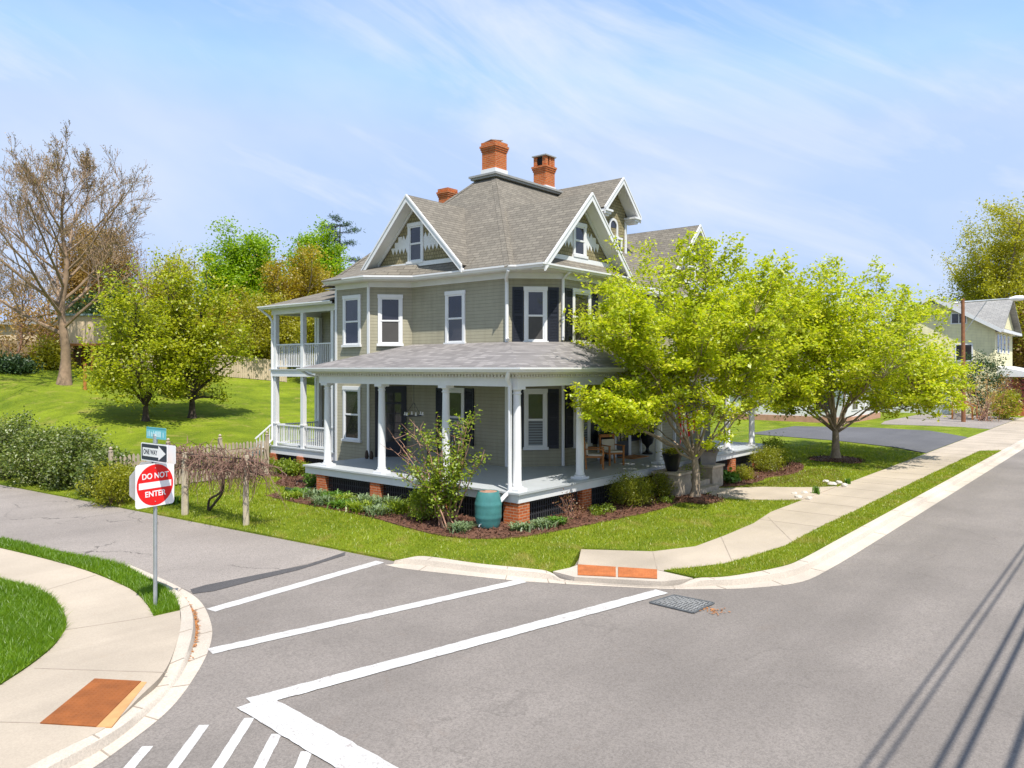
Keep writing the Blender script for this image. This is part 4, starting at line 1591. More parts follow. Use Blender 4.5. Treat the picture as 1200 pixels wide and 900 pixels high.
# --- bare tree on the hill
def bare_tree(name, label, x, y, H, r0, seed, depth=6, buds=None, spread=.55, bark=None, cat='bare tree', group=None, z0=None, first=.3, nmul=3, tmin=.012, ratio=(.62, .82)):
    rng = random.Random(seed)
    z = h(x, y) if z0 is None else z0
    t = Thing(name, label, cat, (x, y, z), group=group)
    mb = MB()
    ends = []
    def grow(p, d, L, r, k):
        pts, rs = [p], [r]
        q, dd = p.copy(), d.copy()
        n = 4 if k > 2 else 3
        for i in range(n):
            dd = (dd + V((rng.gauss(0, .10), rng.gauss(0, .10), .05 + rng.gauss(0, .06)))).normalized()
            q = q + dd*L/n
            pts.append(q.copy())
            rs.append(max(tmin*.6, r*(1-.42*(i+1)/n)))
        mb.tube(pts, rs, 8 if k >= depth-1 else (5 if k > 2 else 3), caps=False)
        if k <= 2:
            ends.extend(pts[1:])
        if k == 0:
            return
        nb = rng.choice((2, 3, 3)) if k < depth else nmul+2
        for i in range(nb):
            u = rng.uniform(.45, 1.0) if i else 1.0
            j = min(n-1, int(u*n))
            f = u*n-j
            b = pts[j].lerp(pts[j+1], min(1, f))
            az = rng.uniform(0, 6.283)
            side = dd.orthogonal().normalized()
            side.rotate(Matrix.Rotation(az, 3, dd))
            sp = spread*rng.uniform(.6, 1.3)*(1.0 if i else .4)
            nd = (dd + side*sp).normalized()
            nd.z += .08
            grow(b, nd.normalized(), L*rng.uniform(*ratio), max(tmin, rs[j]*rng.uniform(.5, .72)), k-1)
    mb.tube([(x, y, z-.2), (x, y, z+.25), (x+.05, y, z+H*first*.5)], [r0*1.5, r0*1.12, r0], 10, caps=False)
    grow(V((x+.05, y, z+H*first*.5)), V((0.02, 0, 1)), H*first, r0, depth)
    mb.build('trunk', bark or BARKB, t, True)
    if buds:
        e = np.array([tuple(p) for p in ends])
        r2 = np.random.default_rng(seed)
        k = buds[1]
        P = np.repeat(e, k, 0) + r2.normal(size=(len(e)*k, 3))*buds[3]
        quads_obj('buds', leaves(P, buds[2], .6, r2), 4, buds[0], t)
    return t

BARKN = mat('brown_twig_bark', (.27, .185, .12), .95, .3, 3, .8, 20)
bx, by = cam2w(75, 45)
def leader_tree(name, label, x, y, H, r0, seed, R, bark, buds):
    rng = random.Random(seed)
    z = h(x, y)
    t = Thing(name, label, 'bare tree', (x, y, z))
    mb = MB()
    ends = []
    def limb(p, d, L, r, k):
        pts, rs = [p], [r]
        q, dd = p.copy(), d.copy()
        n = 5 if k > 1 else 3
        for i in range(n):
            dd = (dd + V((rng.gauss(0, .11), rng.gauss(0, .11), .10+rng.gauss(0, .06)))).normalized()
            q = q + dd*L/n
            pts.append(q.copy())
            rs.append(max(.010, r*(1-.62*(i+1)/n)))
        mb.tube(pts, rs, 6 if k > 2 else (4 if k == 2 else 3), caps=False)
        if k <= 1:
            ends.extend(pts[1:])
        if k == 0:
            return
        nb = (5, 6, 6, 6, 4)[min(4, k)]
        for i in range(nb):
            u = .28 + .72*(i+rng.random())/nb
            j = min(n-1, int(u*n))
            b = pts[j].lerp(pts[j+1], min(1, u*n-j))
            dr = (pts[j+1]-pts[j]).normalized()
            side = dr.orthogonal().normalized()
            side.rotate(Matrix.Rotation(rng.uniform(0, 6.283), 3, dr))
            nd = (dr + side*rng.uniform(.55, 1.0) + V((0, 0, .12))).normalized()
            limb(b, nd, L*rng.uniform(.36, .58)*(1.15-.35*u), max(.012, rs[j]*rng.uniform(.42, .6)), k-1)
    N = 14
    tr = [V((x + .12*math.sin(i*.9), y + .1*math.sin(i*1.3), z-.2+H*.86*i/N)) for i in range(N+1)]
    rr_ = [r0*(1.55 if i == 0 else (1.12 if i == 1 else 1-.9*i/N)) for i in range(N+1)]
    mb.tube(tr, rr_, 12, caps=False)
    az = 0.
    for i in range(24):
        f = .26 + .72*(i+rng.random()*.6)/24
        az += 2.4 + rng.gauss(0, .3)
        j = min(N-1, int(f*N))
        b = tr[j].lerp(tr[j+1], f*N-j)
        up = .30 + .85*f + rng.gauss(0, .14)
        d = V((math.cos(az), math.sin(az), up)).normalized()
        L = R*(1.25-.75*abs(f-.40)/.6)*rng.uniform(.8, 1.15)
        limb(b, d, L, max(.03, rr_[j]*.5), 3)
    mb.build('trunk', bark, t, True)
    e = np.array([tuple(p) for p in ends])
    r2 = np.random.default_rng(seed)
    P = e + r2.normal(size=e.shape)*.08
    P = P[r2.random(len(P)) < .5]
    quads_obj('buds', leaves(P, .10, .6, r2), 4, buds, t)
leader_tree('bare_tree', 'tall bare tree with a thick pale trunk on the hill at the far left', bx, by, 13.3, .30, 5, 5.3, BARKN, BUDS)

# --- trees on the hill, left to right
px_tree('spring_tree', 'low lime green tree with a dark trunk on the grassy hill beside the bare tree', 'tree', 163, 345, 492, 118, 38, .8, .17, 12, 300, 36, .24, .175, .6, LIME2, BARKD, 31, tx=171, shell=.3, zcut=-.8, lump=.34, up=.7, shoots=120)
px_tree('spring_tree', 'olive green rounded tree right of the low lime green tree on the hill', 'tree', 230, 325, 484, 92, 40, 1.0, .19, 12, 330, 36, .24, .175, .6, LIME2, BARKD, 32, tx=225, shell=.3, zcut=-.8, lump=.3, up=.7, shoots=120)
px_tree('leafy_tree', 'bright green tall tree behind the hill, midway between the bare tree and the house', 'tree', 284, 268, 425, 92, 66, 2.5, .3, 12, 420, 150, .42, .22, .65, BRIGHT, BARKD, 33, shell=.3, zcut=-.8)
px_tree('budding_tree', 'ochre and yellow budding tree just left of the rear porch roof', 'tree', 352, 282, 440, 92, 62, 2.5, .25, 12, 340, 95, .42, .2, .6, OCHRE, BARKB, 34, shell=.25, zcut=-.9, lump=.3)
px_tree('leafy_tree', 'bright green rounded tree behind the ochre budding tree, below the pine', 'tree', 372, 264, 420, 78, 80, 3, .3, 10, 320, 140, .45, .26, .65, BRIGHT, BARKD, 35, shell=.3, zcut=-.8)
px_tree('olive_tree', 'olive green bushy tree on the ridge left of the rear porch, darker at its foot', 'tree', 312, 345, 440, 100, 58, .9, .22, 10, 280, 100, .36, .18, .6, OLIVE, BARKB, 36, shell=.3, zcut=-.95)
px_tree('olive_tree', 'small dark olive tree between the rear porch posts, on the ridge', 'tree', 378, 345, 430, 60, 56, .8, .18, 8, 180, 90, .34, .17, .6, OLIVE, BARKB, 37, shell=.3, zcut=-.95)
px_tree('rusty_conifer', 'rusty brown pointed conifer behind the bare tree', 'conifer', 128, 256, 420, 60, 60, 2, .3, 10, 260, 110, .4, .2, .4, RUSTY, BARKD, 38, shell=.2, zcut=-.9, lump=.1)
px_tree('rusty_conifer', 'second rusty brown conifer, taller, directly behind the bare trunk', 'conifer', 96, 246, 420, 52, 62, 2, .3, 10, 260, 110, .4, .2, .4, RUSTY, BARKD, 39, shell=.2, zcut=-.9, lump=.1)
px_tree('olive_tree', 'dark olive evergreen mass below the rusty conifers on the hill', 'tree', 125, 330, 440, 110, 56, 1, .2, 9, 210, 54, .45, .3, .5, PINE, BARKD, 40, shell=.3, zcut=-.9)

# pine: tiers of needle clumps
def pine(name, label, px, py0, pw, d, seed, z0=2.0, H=None):
    rng = np.random.default_rng(seed)
    x, y = cam2w(px, d)
    z1 = CAMZ + (432-py0)*d/FPX
    t = Thing(name, label, 'pine', (x, y, z0))
    mb = MB()
    mb.tube([(x, y, z0-.2), (x+.2, y, z0+(z1-z0)*.6), (x+.3, y, z1-.5)], [.35, .22, .05], 8)
    R = pw*d/FPX/2
    pts = []
    for k in range(26):
        f = .50 + .5*(k+rng.random())/26
        zz = z0+(z1-z0)*f
        az = k*2.4 + rng.normal()*.4
        L = R*(1.25-.85*(f-.5)/.5)*rng.uniform(.55, 1.15)
        a = np.array([x+.25, y, zz])
        b = a + np.array([math.cos(az)*L, math.sin(az)*L, L*rng.uniform(.0, .45)])
        mb.tube([tuple(a), tuple((a+b)/2 - np.array([0, 0, .1*L])), tuple(b)], [.07, .05, .02], 4, caps=False)
        for u in np.linspace(.45, 1.04, 5):
            c = a+(b-a)*u
            pts.append(np.repeat([c], 46, 0) + rng.normal(size=(46, 3))*np.array([.30, .30, .10]))
    mb.build('trunk', BARKD, t, True)
    P = np.concatenate(pts)
    quads_obj('crown', leaves(P, .42, .16, rng, .6), 4, PINE, t)
pine('pine_tree', 'dark blue green pine standing above the bright green trees left of the house roof', 396, 257, 74, 88, 41)

# bare, pinkish trees and brush at far left
for i, (px, d, H, sd_, lab) in enumerate((
        (168, 66, 11.2, 51, 'bare pinkish brown tree right of the rusty conifers'),
        (22, 54, 8.6, 52, 'twiggy brown bare tree at the far left edge'),
        (-14, 50, 9.5, 53, 'bare brown tree cut by the left edge of the photo'),
        (192, 70, 10.2, 54, 'thin bare tree behind the olive green rounded tree'),
        (334, 74, 12.0, 55, 'tall thin bare tree behind the ochre budding tree'))):
    x, y = cam2w(px, d)
    bare_tree('bare_tree', lab, x, y, H, .2, sd_, 5, (BUDS if i != 1 else RUSTY, 1, .11, .2), .6, first=.22, tmin=.018, ratio=(.66, .86))
for i, (px, py0, py1, pw, d, lab, m, b) in enumerate((
        (18, 330, 452, 92, 50, 'twiggy tan thicket at the far left in front of the beige wall', RUSTY, TWIGP),
        (62, 352, 455, 56, 52, 'pinkish bare thicket just left of the thick pale trunk', RUSTY, TWIGP),
        (12, 420, 462, 46, 47, 'dark green low evergreen bush at the far left fence', PINE, BARKD),
        (58, 398, 452, 30, 50, 'dark green shrub left of the thick pale trunk', OLIVE, BARKD),
        (214, 420, 470, 60, 46, 'low twiggy bush behind the olive green rounded tree', OLIVE, TWIGP))):
    px_tree('thicket' if i < 2 else 'bush', lab, 'bush', px, py0, py1, pw, d, .5, .1, 9, 170, (8 if i < 2 else 40), .3, .22, .5, m, b, 60+i, shell=.2, zcut=-.95, tw=.016)

px_tree('budding_tree', 'olive budding tree between the tall bright green tree and the rusty conifers', 'tree', 205, 292, 440, 80, 68, 2, .22, 10, 300, 70, .5, .22, .6, YOLIVE, BARKB, 42, shell=.3, zcut=-.9, lump=.3)
px_tree('budding_tree', 'small ochre budding tree right of the low lawn trees, under the bright green tree', 'tree', 262, 345, 440, 70, 60, 1.2, .2, 9, 220, 70, .4, .2, .6, OCHRE, BARKB, 43, shell=.3, zcut=-.9, lump=.3)
px_tree('budding_tree', 'brownish budding tree at the far left behind the twiggy thicket', 'tree', 40, 345, 440, 110, 66, 1.5, .25, 10, 260, 34, .55, .2, .6, RUSTY, TWIGP, 44, shell=.3, zcut=-.9, lump=.3)
for i, (px, d, H, sd_, lab) in enumerate(((52, 70, 11.5, 56, 'bare tree directly left of the tall bare tree crown'), (150, 74, 12.0, 57, 'bare brown tree between the two rusty conifers and the olive budding tree'), (232, 78, 11.5, 58, 'bare tree behind the gap left of the bright green tree'))):
    x, y = cam2w(px, d)
    bare_tree('bare_tree', lab, x, y, H, .2, sd_, 5, (BUDS, 1, .12, .2), .6, first=.22, tmin=.02, ratio=(.66, .86))

# --- far right
px_tree('big_tree', 'big yellow olive tree behind the cream house at the right edge', 'tree', 1182, 238, 440, 150, 96, 6, .5, 16, 620, 110, .6, .27, .62, YOLIVE, BARKB, 71, z0=-.1, shell=.3, zcut=-.8, lump=.3)
px_tree('rusty_conifer', 'brownish tree in shade under the big yellow olive tree', 'tree', 1200, 350, 460, 60, 92, 2, .3, 9, 160, 50, .6, .4, .5, RUSTY, BARKD, 72, z0=-.1, shell=.3, zcut=-.9)
for px, d, H, sd_, lab in ((996, 80, 13.2, 73, 'grey bare tree showing above the two lime green trees'), (1076, 95, 12, 74, 'faint bare tree left of the cream house gable'), (940, 84, 12.6, 75, 'bare tree hidden behind the lime green crowns')):
    x, y = cam2w(px, d)
    bare_tree('bare_tree', lab, x, y, H, .25, sd_, 5, None, .55, first=.24, tmin=.02, z0=-.1)

# the far-off wood that closes the horizon
def wood(name, spans, seed, mats):
    rng = np.random.default_rng(seed)
    P = []
    for px0, px1, d, pyt, z0 in spans:
        for px in np.arange(px0, px1, 14):
            dd = d*rng.uniform(.9, 1.15)
            x, y = cam2w(px+rng.uniform(-6, 6), dd)
            zt = CAMZ + (432-pyt+rng.uniform(-14, 10))*dd/FPX
            n = 420
            c = np.array([x, y, (zt+z0)/2])
            q = unit(n, rng)*np.array([2.2, 2.2, 1])*rng.uniform(.4, 1, (n, 1))
            q[:, 2] *= (zt-z0)/2
            P.append(c+q)
    P = np.concatenate(P)
    o = quads_obj(name, leaves(P, .9, .6, rng), 4, mats)
    o['kind'] = 'stuff'
    return o
wood('distant_woods', [(-60, 420, 112, 398, 2.0)], 81, OLIVE)
wood('distant_woods', [(820, 1320, 150, 400, -.3)], 82, OLIVE)

# --- shrubs and garden plants
def shrub(name, label, x, y, rx, ry, ht, lmat, seed, n=5000, leaf=.06, wr=.55, stems=7, z0=None, group=None, cat='shrub', bark=TWIG, clumps=70, sig=.35, low=.0, flat_=False, stem_r=.014):
    rng = np.random.default_rng(seed)
    z = h(x, y) if z0 is None else z0
    t = Thing(name, label, cat, (x, y, z), group=group)
    c = ellipsoid_tips(clumps, (x, y, z+ht*(.45+low)), (rx*.86, ry*.86, ht*(.50-low)), rng, .5, -.95, .16)
    c[:, 2] = np.maximum(c[:, 2], z+.04)
    mb = MB()
    for i in range(stems):
        T = c[rng.integers(len(c))]
        a = np.array([x+rng.normal()*rx*.15, y+rng.normal()*ry*.15, z-.03])
        P = bez(a, (a+T)/2+np.array([0, 0, ht*.12]), T, 5)
        mb.tube([tuple(p) for p in P], [stem_r, stem_r*.8, stem_r*.7, stem_r*.5, stem_r*.3], 4, caps=False)
    mb.build('stems', bark, t)
    k = max(1, n//clumps)
    s = sig*min(rx, ry, ht)*.8
    P = np.repeat(c, k, 0) + rng.normal(size=(clumps*k, 3))*s*np.array([1, 1, .8])*.55
    P[:, 2] = np.maximum(P[:, 2], z+.02)
    quads_obj('foliage', leaves(P, leaf, wr, rng), 4, lmat, t)
    return t

def strappy(name, label, x, y, r, ht, lmat, seed, n=120, wd=.03, cat='plant', z0=None, group=None):
    """A clump of arching strap leaves."""
    rng = np.random.default_rng(seed)
    z = h(x, y) if z0 is None else z0
    az = rng.uniform(0, 6.28, n)
    ln = ht*rng.uniform(.6, 1.2, n)
    out = rng.uniform(.15, .95, n)*r
    bx_ = x + rng.normal(size=n)*r*.3
    by_ = y + rng.normal(size=n)*r*.3
    Q = []
    dx, dy = np.cos(az), np.sin(az)
    for f0, f1 in ((0, .4), (.4, .75), (.75, 1)):
        def pp(f):
            return np.stack([bx_+dx*out*f**1.5, by_+dy*out*f**1.5, z+ln*(f-.45*f*f*f)], 1)
        a, b = pp(f0), pp(f1)
        w0, w1 = wd*(1-.7*f0), wd*(1-.7*f1) if f1 < 1 else .004
        s = np.stack([-dy, dx, np.zeros(n)], 1)
        Q.append(np.stack([a-s*w0, a+s*w0, b+s*w1, b-s*w1], 1).reshape(-1, 3))
    o = quads_obj(name, np.concatenate(Q), 4, lmat)
    tag(o, label, cat, group)
    return o

# row of tall shrubs along the side road
for i, (x, y, rx, ry, ht, lab) in enumerate((
        (-5.0, 21.4, 1.35, 1.6, 2.5, 'tall flowering evergreen shrub at the left edge, furthest up the side road'),
        (-4.75, 19.0, 1.3, 1.5, 2.0, 'second evergreen shrub in the roadside row, counted from the left edge'),
        (-4.45, 16.7, 1.25, 1.45, 2.1, 'pointed evergreen shrub in the roadside row beside the grass hill'),
        (-4.3, 14.3, 1.1, 1.5, 1.5, 'lower evergreen shrub in the roadside row next to the yellow green bush'))):
    shrub('hedge_shrub', lab, x, y, rx, ry, ht, HEDGE, 90+i, 15000, .105, .5, 9, clumps=200, sig=.32, low=-.03, group='evergreen shrubs along the side road', stem_r=.03, bark=BARKD)
shrub('yellow_bush', 'yellow green bush behind the no entry sign, beside the picket fence', -4.9, 12.3, .9, .9, 1.4, YELLOW, 95, 6500, .075, .5, 9, clumps=110, sig=.35)
strappy('grass_clump', 'small green grass clump between the yellow green bush and the grape trellis', -3.9, 10.6, .35, .4, HOSTA, 951)

# multi-stemmed half bare shrub in front of the porch
def redbud():
    rng = np.random.default_rng(101)
    x, y = -1.35, 1.25
    z = h(x, y)
    t = Thing('porch_shrub', 'tall half bare shrub with many thin stems beside the teal green barrel', 'shrub', (x, y, z))
    mb = MB()
    P = []
    # (dX, dY, height, leafiness): leaning left = +Y, right = -Y
    stems = [(-.2, 2.1, 1.9, 0), (-.3, 1.9, 2.2, 0), (-.1, 1.6, 2.0, .05), (.1, 1.35, 2.5, .1), (-.2, 1.1, 2.35, .6), (0, .8, 2.3, .9), (-.3, .5, 2.2, 1),
             (.1, .3, 1.9, 1), (-.3, .0, 2.0, .8), (0, -.35, 2.2, 1), (.2, -.75, 2.75, 1), (-.1, -1.05, 2.3, .8), (.1, -1.3, 1.9, .6), (-.3, -.6, 1.5, 1), (-.3, .9, 1.3, 1), (-.2, 1.6, 1.2, .4), (-.4, .2, 1.1, 1),
             (-.1, -1.0, 2.75, 1), (.15, .55, 2.55, .8), (-.15, 1.45, 1.6, .3), (-.4, -.2, 1.4, 1), (-.3, .6, 1.0, 1)]
    for dx, dy, H, lf in stems:
        a = np.array([x+rng.normal()*.15, y-.15+rng.normal()*.18, z-.05])
        b = np.array([x+dx, y+dy*.92, z+H])
        m = (a+b)/2 + np.array([0, -dy*.16, H*.10])
        S = bez(a, m, b, 7) + rng.normal(size=(7, 3))*.025
        mb.tube([tuple(p) for p in S], [.024, .021, .018, .015, .012, .009, .005], 5, caps=False)
        for k in range(12):
            u = rng.uniform(.3, 1)
            i = min(5, int(u*6))
            p = S[i] + (S[i+1]-S[i])*(u*6-i)
            q = p + np.array([rng.normal()*.18, rng.normal()*.24, rng.uniform(.05, .4)])
            mb.tube([tuple(p), tuple((p+q)/2+rng.normal(size=3)*.02), tuple(q)], [.007, .006, .003], 3, caps=False)
            n = int((24 if H > 1.7 else 48)*lf*rng.uniform(.2, 1.3))
            if n:
                w = rng.random((n, 1))
                P.append(p + (q-p)*w*1.1 + rng.normal(size=(n, 3))*.07)
    mb.build('stems', TWIGP, t)
    P = np.concatenate(P)
    quads_obj('foliage', leaves(P, .09, .62, rng, .6), 4, SHRUBG, t)
redbud()
shrub('green_shrub', 'dense low green shrub at the foot of the half bare porch shrub', -1.15, 2.25, .55, .65, .95, SHRUBG, 102, 3000, .07, .5, 6, clumps=60)

BX = -1.05
for i, (y, m, ht, lab) in enumerate((
        (8.15, HOSTA, .38, 'leafy green perennial at the far end of the bed below the lattice'),
        (7.35, SILVER, .42, 'silvery perennial next to the first brick pier'),
        (6.6, HOSTA, .42, 'broad leaved green perennial below the far lattice panel'),
        (5.75, SHRUBG, .45, 'yellow green perennial at the second brick pier'),
        (4.95, SILVER, .55, 'silver green iris clump right of the second brick pier'),
        (4.2, SILVER, .6, 'tall silver green iris clump below the middle lattice panel'),
        (3.45, SHRUBG, .6, 'green iris clump left of the half bare porch shrub'))):
    strappy('perennial', lab, BX+.08*((i*7) % 3), y, .48, ht, m, 110+i, 170, .026, group='perennials in the bed along the side porch')
for i, (y, m, ht, lab) in enumerate((
        (7.75, SHRUBG, .36, 'low green perennial at the lawn edge by the first brick pier'),
        (6.2, SILVER, .40, 'silvery perennial at the lawn edge before the far lattice panel'),
        (5.3, HOSTA, .36, 'broad green perennial at the lawn edge before the second brick pier'),
        (4.5, SHRUBG, .45, 'yellow green perennial at the lawn edge before the middle lattice panel'),
        (3.7, SILVER, .42, 'silver green perennial at the lawn edge left of the half bare shrub'))):
    strappy('perennial', lab, -1.5, y, .5, ht, m, 180+i, 150, .026, group='perennials in the bed along the side porch')
strappy('perennial', 'pale leaved perennial left of the green barrel', -1.55, .55, .38, .34, SILVER, 121, 150, .03, group='perennials in the bed along the side porch')
strappy('perennial', 'pale leaved perennial against the corner brick pier', -.62, -.68, .36, .32, SILVER, 122, 150, .03, group='perennials round the porch corner')
strappy('perennial', 'pale leaved perennial right of the corner brick pier', -.05, -.85, .38, .34, SILVER, 123, 170, .03, group='perennials round the porch corner')
strappy('perennial', 'larger pale leaved perennial before the front lattice', .5, -.85, .38, .32, HOSTA, 124, 150, .03, group='perennials round the porch corner')
shrub('red_bush', 'small reddish half bare bush in the mulch before the front lattice', 1.35, -.75, .50, .42, .78, REDL, 125, 420, .055, .5, 26, clumps=60, stem_r=.009, bark=TWIGP)
shrub('ground_plant', 'low green ground plant right of the reddish bush', 2.5, -.95, .6, .35, .28, SHRUBG, 126, 1500, .05, .5, 4, clumps=40)
shrub('boxwood', 'round clipped bush under the front porch edge, the larger of two', 4.15, -.95, .78, .7, .98, BOX, 127, 9000, .045, .55, 8, clumps=150, sig=.35, group='clipped bushes before the front porch')
shrub('boxwood', 'round clipped bush left of the stone pedestal with the black pot, the smaller of two', 6.0, -.85, .55, .5, .85, BOX, 128, 5500, .045, .55, 8, clumps=110, sig=.35, group='clipped bushes before the front porch')
shrub('ground_plant', 'low green plant between the two clipped bushes', 5.2, -1.5, .35, .3, .22, SHRUBG, 129, 600, .05, .5, 3, clumps=25)
shrub('loose_bush', 'loose thin leaved bush just behind the nearest lime tree trunk', 8.0, -.95, .55, .5, 1.0, SHRUBG, 130, 900, .06, .5, 16, clumps=60, bark=TWIGP, stem_r=.008)
shrub('hosta', 'bright green broad leaved plant right of the grey planter', 10.3, -1.25, .42, .42, .45, HOSTA, 131, 520, .17, .7, 3, clumps=40)
shrub('yellow_bush', 'small yellow green bush right of the broad leaved plant on the front bed', 11.3, -1.3, .55, .5, .55, YELLOW, 132, 3000, .05, .5, 6, clumps=70)
shrub('green_shrub', 'dark green shrub in front of the far porch columns', 14.2, -1.1, 1.0, .7, 1.05, BOX, 133, 6000, .06, .5, 9, clumps=110)
shrub('green_shrub', 'dark green shrub at the far end of the front porch', 16.4, -.6, .9, .8, 1.2, SHRUBG, 134, 4500, .07, .5, 9, clumps=90)
for i, (dx, dy) in enumerate(((1.55, 14.6), (1.4, 13.7), (1.5, 12.8), (1.6, 12.1))):
    shrub('hosta', ('leftmost', 'second', 'third', 'rightmost')[i] + ' of four leafy green plants in front of the rear porch piers', dx, dy, .5, .5, .55, SHRUBG, 136+i, 1500, .09, .6, 4, clumps=45, group='leafy plants before the rear porch')
shrub('green_shrub', 'small dark green plant beside the far brick pier at the porch end', .25, 9.3, .3, .35, .75, HOSTA, 141, 600, .09, .5, 5, clumps=30)

# right: shrubs before the cream house
for i, (px, py, d, rx, ht, m, lab, n) in enumerate((
        (1152, 488, 60, 2.6, 3.9, RUSTY, 'bare brown shrub beside the wooden pole', 700),
        (1150, 480, 66, 2.0, 6.3, PINE, 'dark green tall shrub behind the bare brown shrub', 4200),
        (1178, 488, 62, 1.3, 2.6, YELLOW, 'yellow green shrub before the white porch of the cream house', 2500),
        (1186, 470, 69, 1.6, 3.6, PINKF, 'pink blossoming shrub under the porch of the cream house', 2000))):
    x, y = cam2w(px, d)
    shrub('shrub', lab, x, y, rx, rx, ht, m, 150+i, n, .2, .5, 30 if i == 0 else 8, clumps=90, stem_r=.03, bark=TWIGP)

# grape trellis: two posts and the vine
t = Thing('trellis_post', 'squared tan wooden post at the left of the bare grape vine', 'post', (-4.42, 8.85, h(-4.42, 8.85)))
mb = MB()
z = h(-4.42, 8.85)
mb.tube([(-4.42, 8.85, z-.2), (-4.42, 8.85, z+1.8)], [.105, .09], 6)
mb.build('post', POSTW, t)
t = Thing('trellis_post', 'weathered grey post at the right of the bare grape vine, nearer the side road', 'post', (-4.12, 6.1, h(-4.12, 6.1)))
z = h(-4.12, 6.1)
mb = MB()
mb.tube([(-4.12, 6.1, z-.2), (-4.13, 6.1, z+.8), (-4.10, 6.08, z+1.9)], [.085, .08, .07], 8)
mb.build('post', POSTW, t)
def vine():
    rng = np.random.default_rng(201)
    x, y = -3.75, 8.75
    z = h(x, y)
    t = Thing('grape_vine', 'tangled bare grape vine sprawling over two wooden posts beside the side road', 'vine', (x, y, z))
    mb = MB()
    def st(pts, r0, r1):
        n = len(pts)
        S = smooth([p[:2] for p in pts], 5)
        zz = []
        for i in range(n-1):
            for j in range(5):
                zz.append(pts[i][2]+(pts[i+1][2]-pts[i][2])*j/5)
        zz.append(pts[-1][2])
        mb.tube([(a, b, c) for (a, b), c in zip(S, zz)], [r0+(r1-r0)*i/(len(S)-1) for i in range(len(S))], 6)
    st([(x, y, z-.05), (-3.85, 8.3, z+.22), (-3.9, 7.75, z+.62), (-3.95, 7.6, z+.95), (-4.0, 7.75, z+1.3), (-4.1, 8.6, z+1.35), (-4.1, 9.2, z+1.15)], .045, .025)
    st([(x, y+.02, z-.05), (-3.8, 8.6, z+.35), (-3.9, 7.9, z+.6), (-4.0, 7.45, z+1.0), (-4.1, 7.2, z+1.5), (-4.1, 6.6, z+1.7)], .04, .02)
    st([(-4.0, 7.2, z+1.4), (-4.1, 6.7, z+1.25), (-4.1, 6.2, z+1.45)], .025, .02)
    for zz in (1.45, 1.75):
        mb.tube([(-4.4, 10.2, z+zz), (-4.42, 8.85, z+zz-.03), (-4.12, 6.1, z+zz), (-4.05, 5.4, z+zz-.1)], .022, 5)
    mb.build('stem', BARKD, t, True)
    tw = MB()
    for k in range(520):
        u = rng.random()
        yy = 10.3 - u*5.1
        xx = -4.42 + .3*u + rng.normal()*.14
        p = np.array([xx, yy, z+1.55+rng.normal()*.18])
        d = np.array([rng.normal()*.35, rng.normal()*.5, rng.normal()*.25-.05])
        q = p+d*.7
        r = q + np.array([rng.normal()*.12, rng.normal()*.2, -rng.uniform(.1, .6)])
        tw.tube([tuple(p), tuple((p+q)/2+np.array([0, 0, .12])), tuple(q), tuple((q+r)/2), tuple(r)], [.011, .010, .009, .007, .004], 3, caps=False)
    tw.build('twigs', TWIG, t)
vine()

# mulch beds and rings
bed = smooth([(-1.75, 8.9), (-1.85, 7.4), (-1.8, 5.6), (-1.85, 3.6), (-2.05, 1.9), (-2.1, .6), (-1.75, -.45), (-1.0, -1.15), (.2, -1.35), (1.6, -1.55), (3.2, -1.75), (4.6, -1.85), (6.2, -1.75), (6.95, -1.7)], 4) + [(6.95, -.2), (-.2, -.2), (-.2, 8.9)]
sheet('mulch_bed', bed, lambda x, y: h(x, y)+.03, MULCH, .5, .08)
bed2 = smooth([(8.75, -.9), (9.6, -1.75), (11.2, -1.95), (12.4, -1.8), (13.6, -2.1), (15.5, -2.0), (17.5, -1.2), (17.6, .3)], 4) + [(17.0, .6), (16.6, -.2), (8.75, -.2)]
sheet('mulch_bed', bed2, lambda x, y: h(x, y)+.03, MULCH, .5, .08)
bed3 = smooth([(.9, 15.0), (.75, 13.5), (.9, 12.0), (-.1, 10.9), (-.3, 9.6), (.1, 8.95)], 4) + [(2.6, 9.0), (2.6, 15.0)]
sheet('mulch_bed', bed3, lambda x, y: h(x, y)+.03, MULCH, .5, .08)
for i, (x, y, r) in enumerate(((6.5, -1.85, .85), (20, -1.95, 1.3))):
    pts = [(x+r*(1+.12*math.sin(3*a+i)+.06*math.sin(7*a))*math.cos(a), y+r*.9*(1+.12*math.sin(2*a+1))*math.sin(a)) for a in [k*math.pi/16 for k in range(32)]]
    ob = sheet('mulch_ring', pts, lambda x_, y_, x=x, y=y, r=r: h(x_, y_)+.03+.07*max(0, 1-math.hypot(x_-x, y_-y)/r), MULCH, .2, .1)
# loose mulch chips, so that the beds are not smooth
def chips(name, polys, per, L, mat, seed):
    rng = np.random.default_rng(seed)
    Q = []
    for poly in polys:
        A = np.array(poly)
        lo_, hi_ = A.min(0), A.max(0)
        n = int((hi_-lo_).prod()*per)
        P = rng.uniform(lo_, hi_, (n, 2))
        P = P[inside(poly, P)]
        Z = np.array([h(a, b) for a, b in P]) + .045
        Q.append(np.column_stack([P, Z]))
    P = np.concatenate(Q)
    o = quads_obj(name, leaves(P, L, .4, rng, 1.2), 4, mat)
    o['kind'] = 'stuff'
MCHIP = leafmat('mulch_chips', [(.055, .026, .018), (.12, .056, .036), (.18, .095, .062), (.085, .042, .03)], .05, .02)
ring1 = [(6.5+.9*math.cos(a), -1.85+.85*math.sin(a)) for a in [k*math.pi/12 for k in range(24)]]
ring2 = [(20+1.3*math.cos(a), -1.95+1.2*math.sin(a)) for a in [k*math.pi/12 for k in range(24)]]
chips('mulch_chips', [bed, bed2, bed3, ring1, ring2], 260, .10, MCHIP, 301)

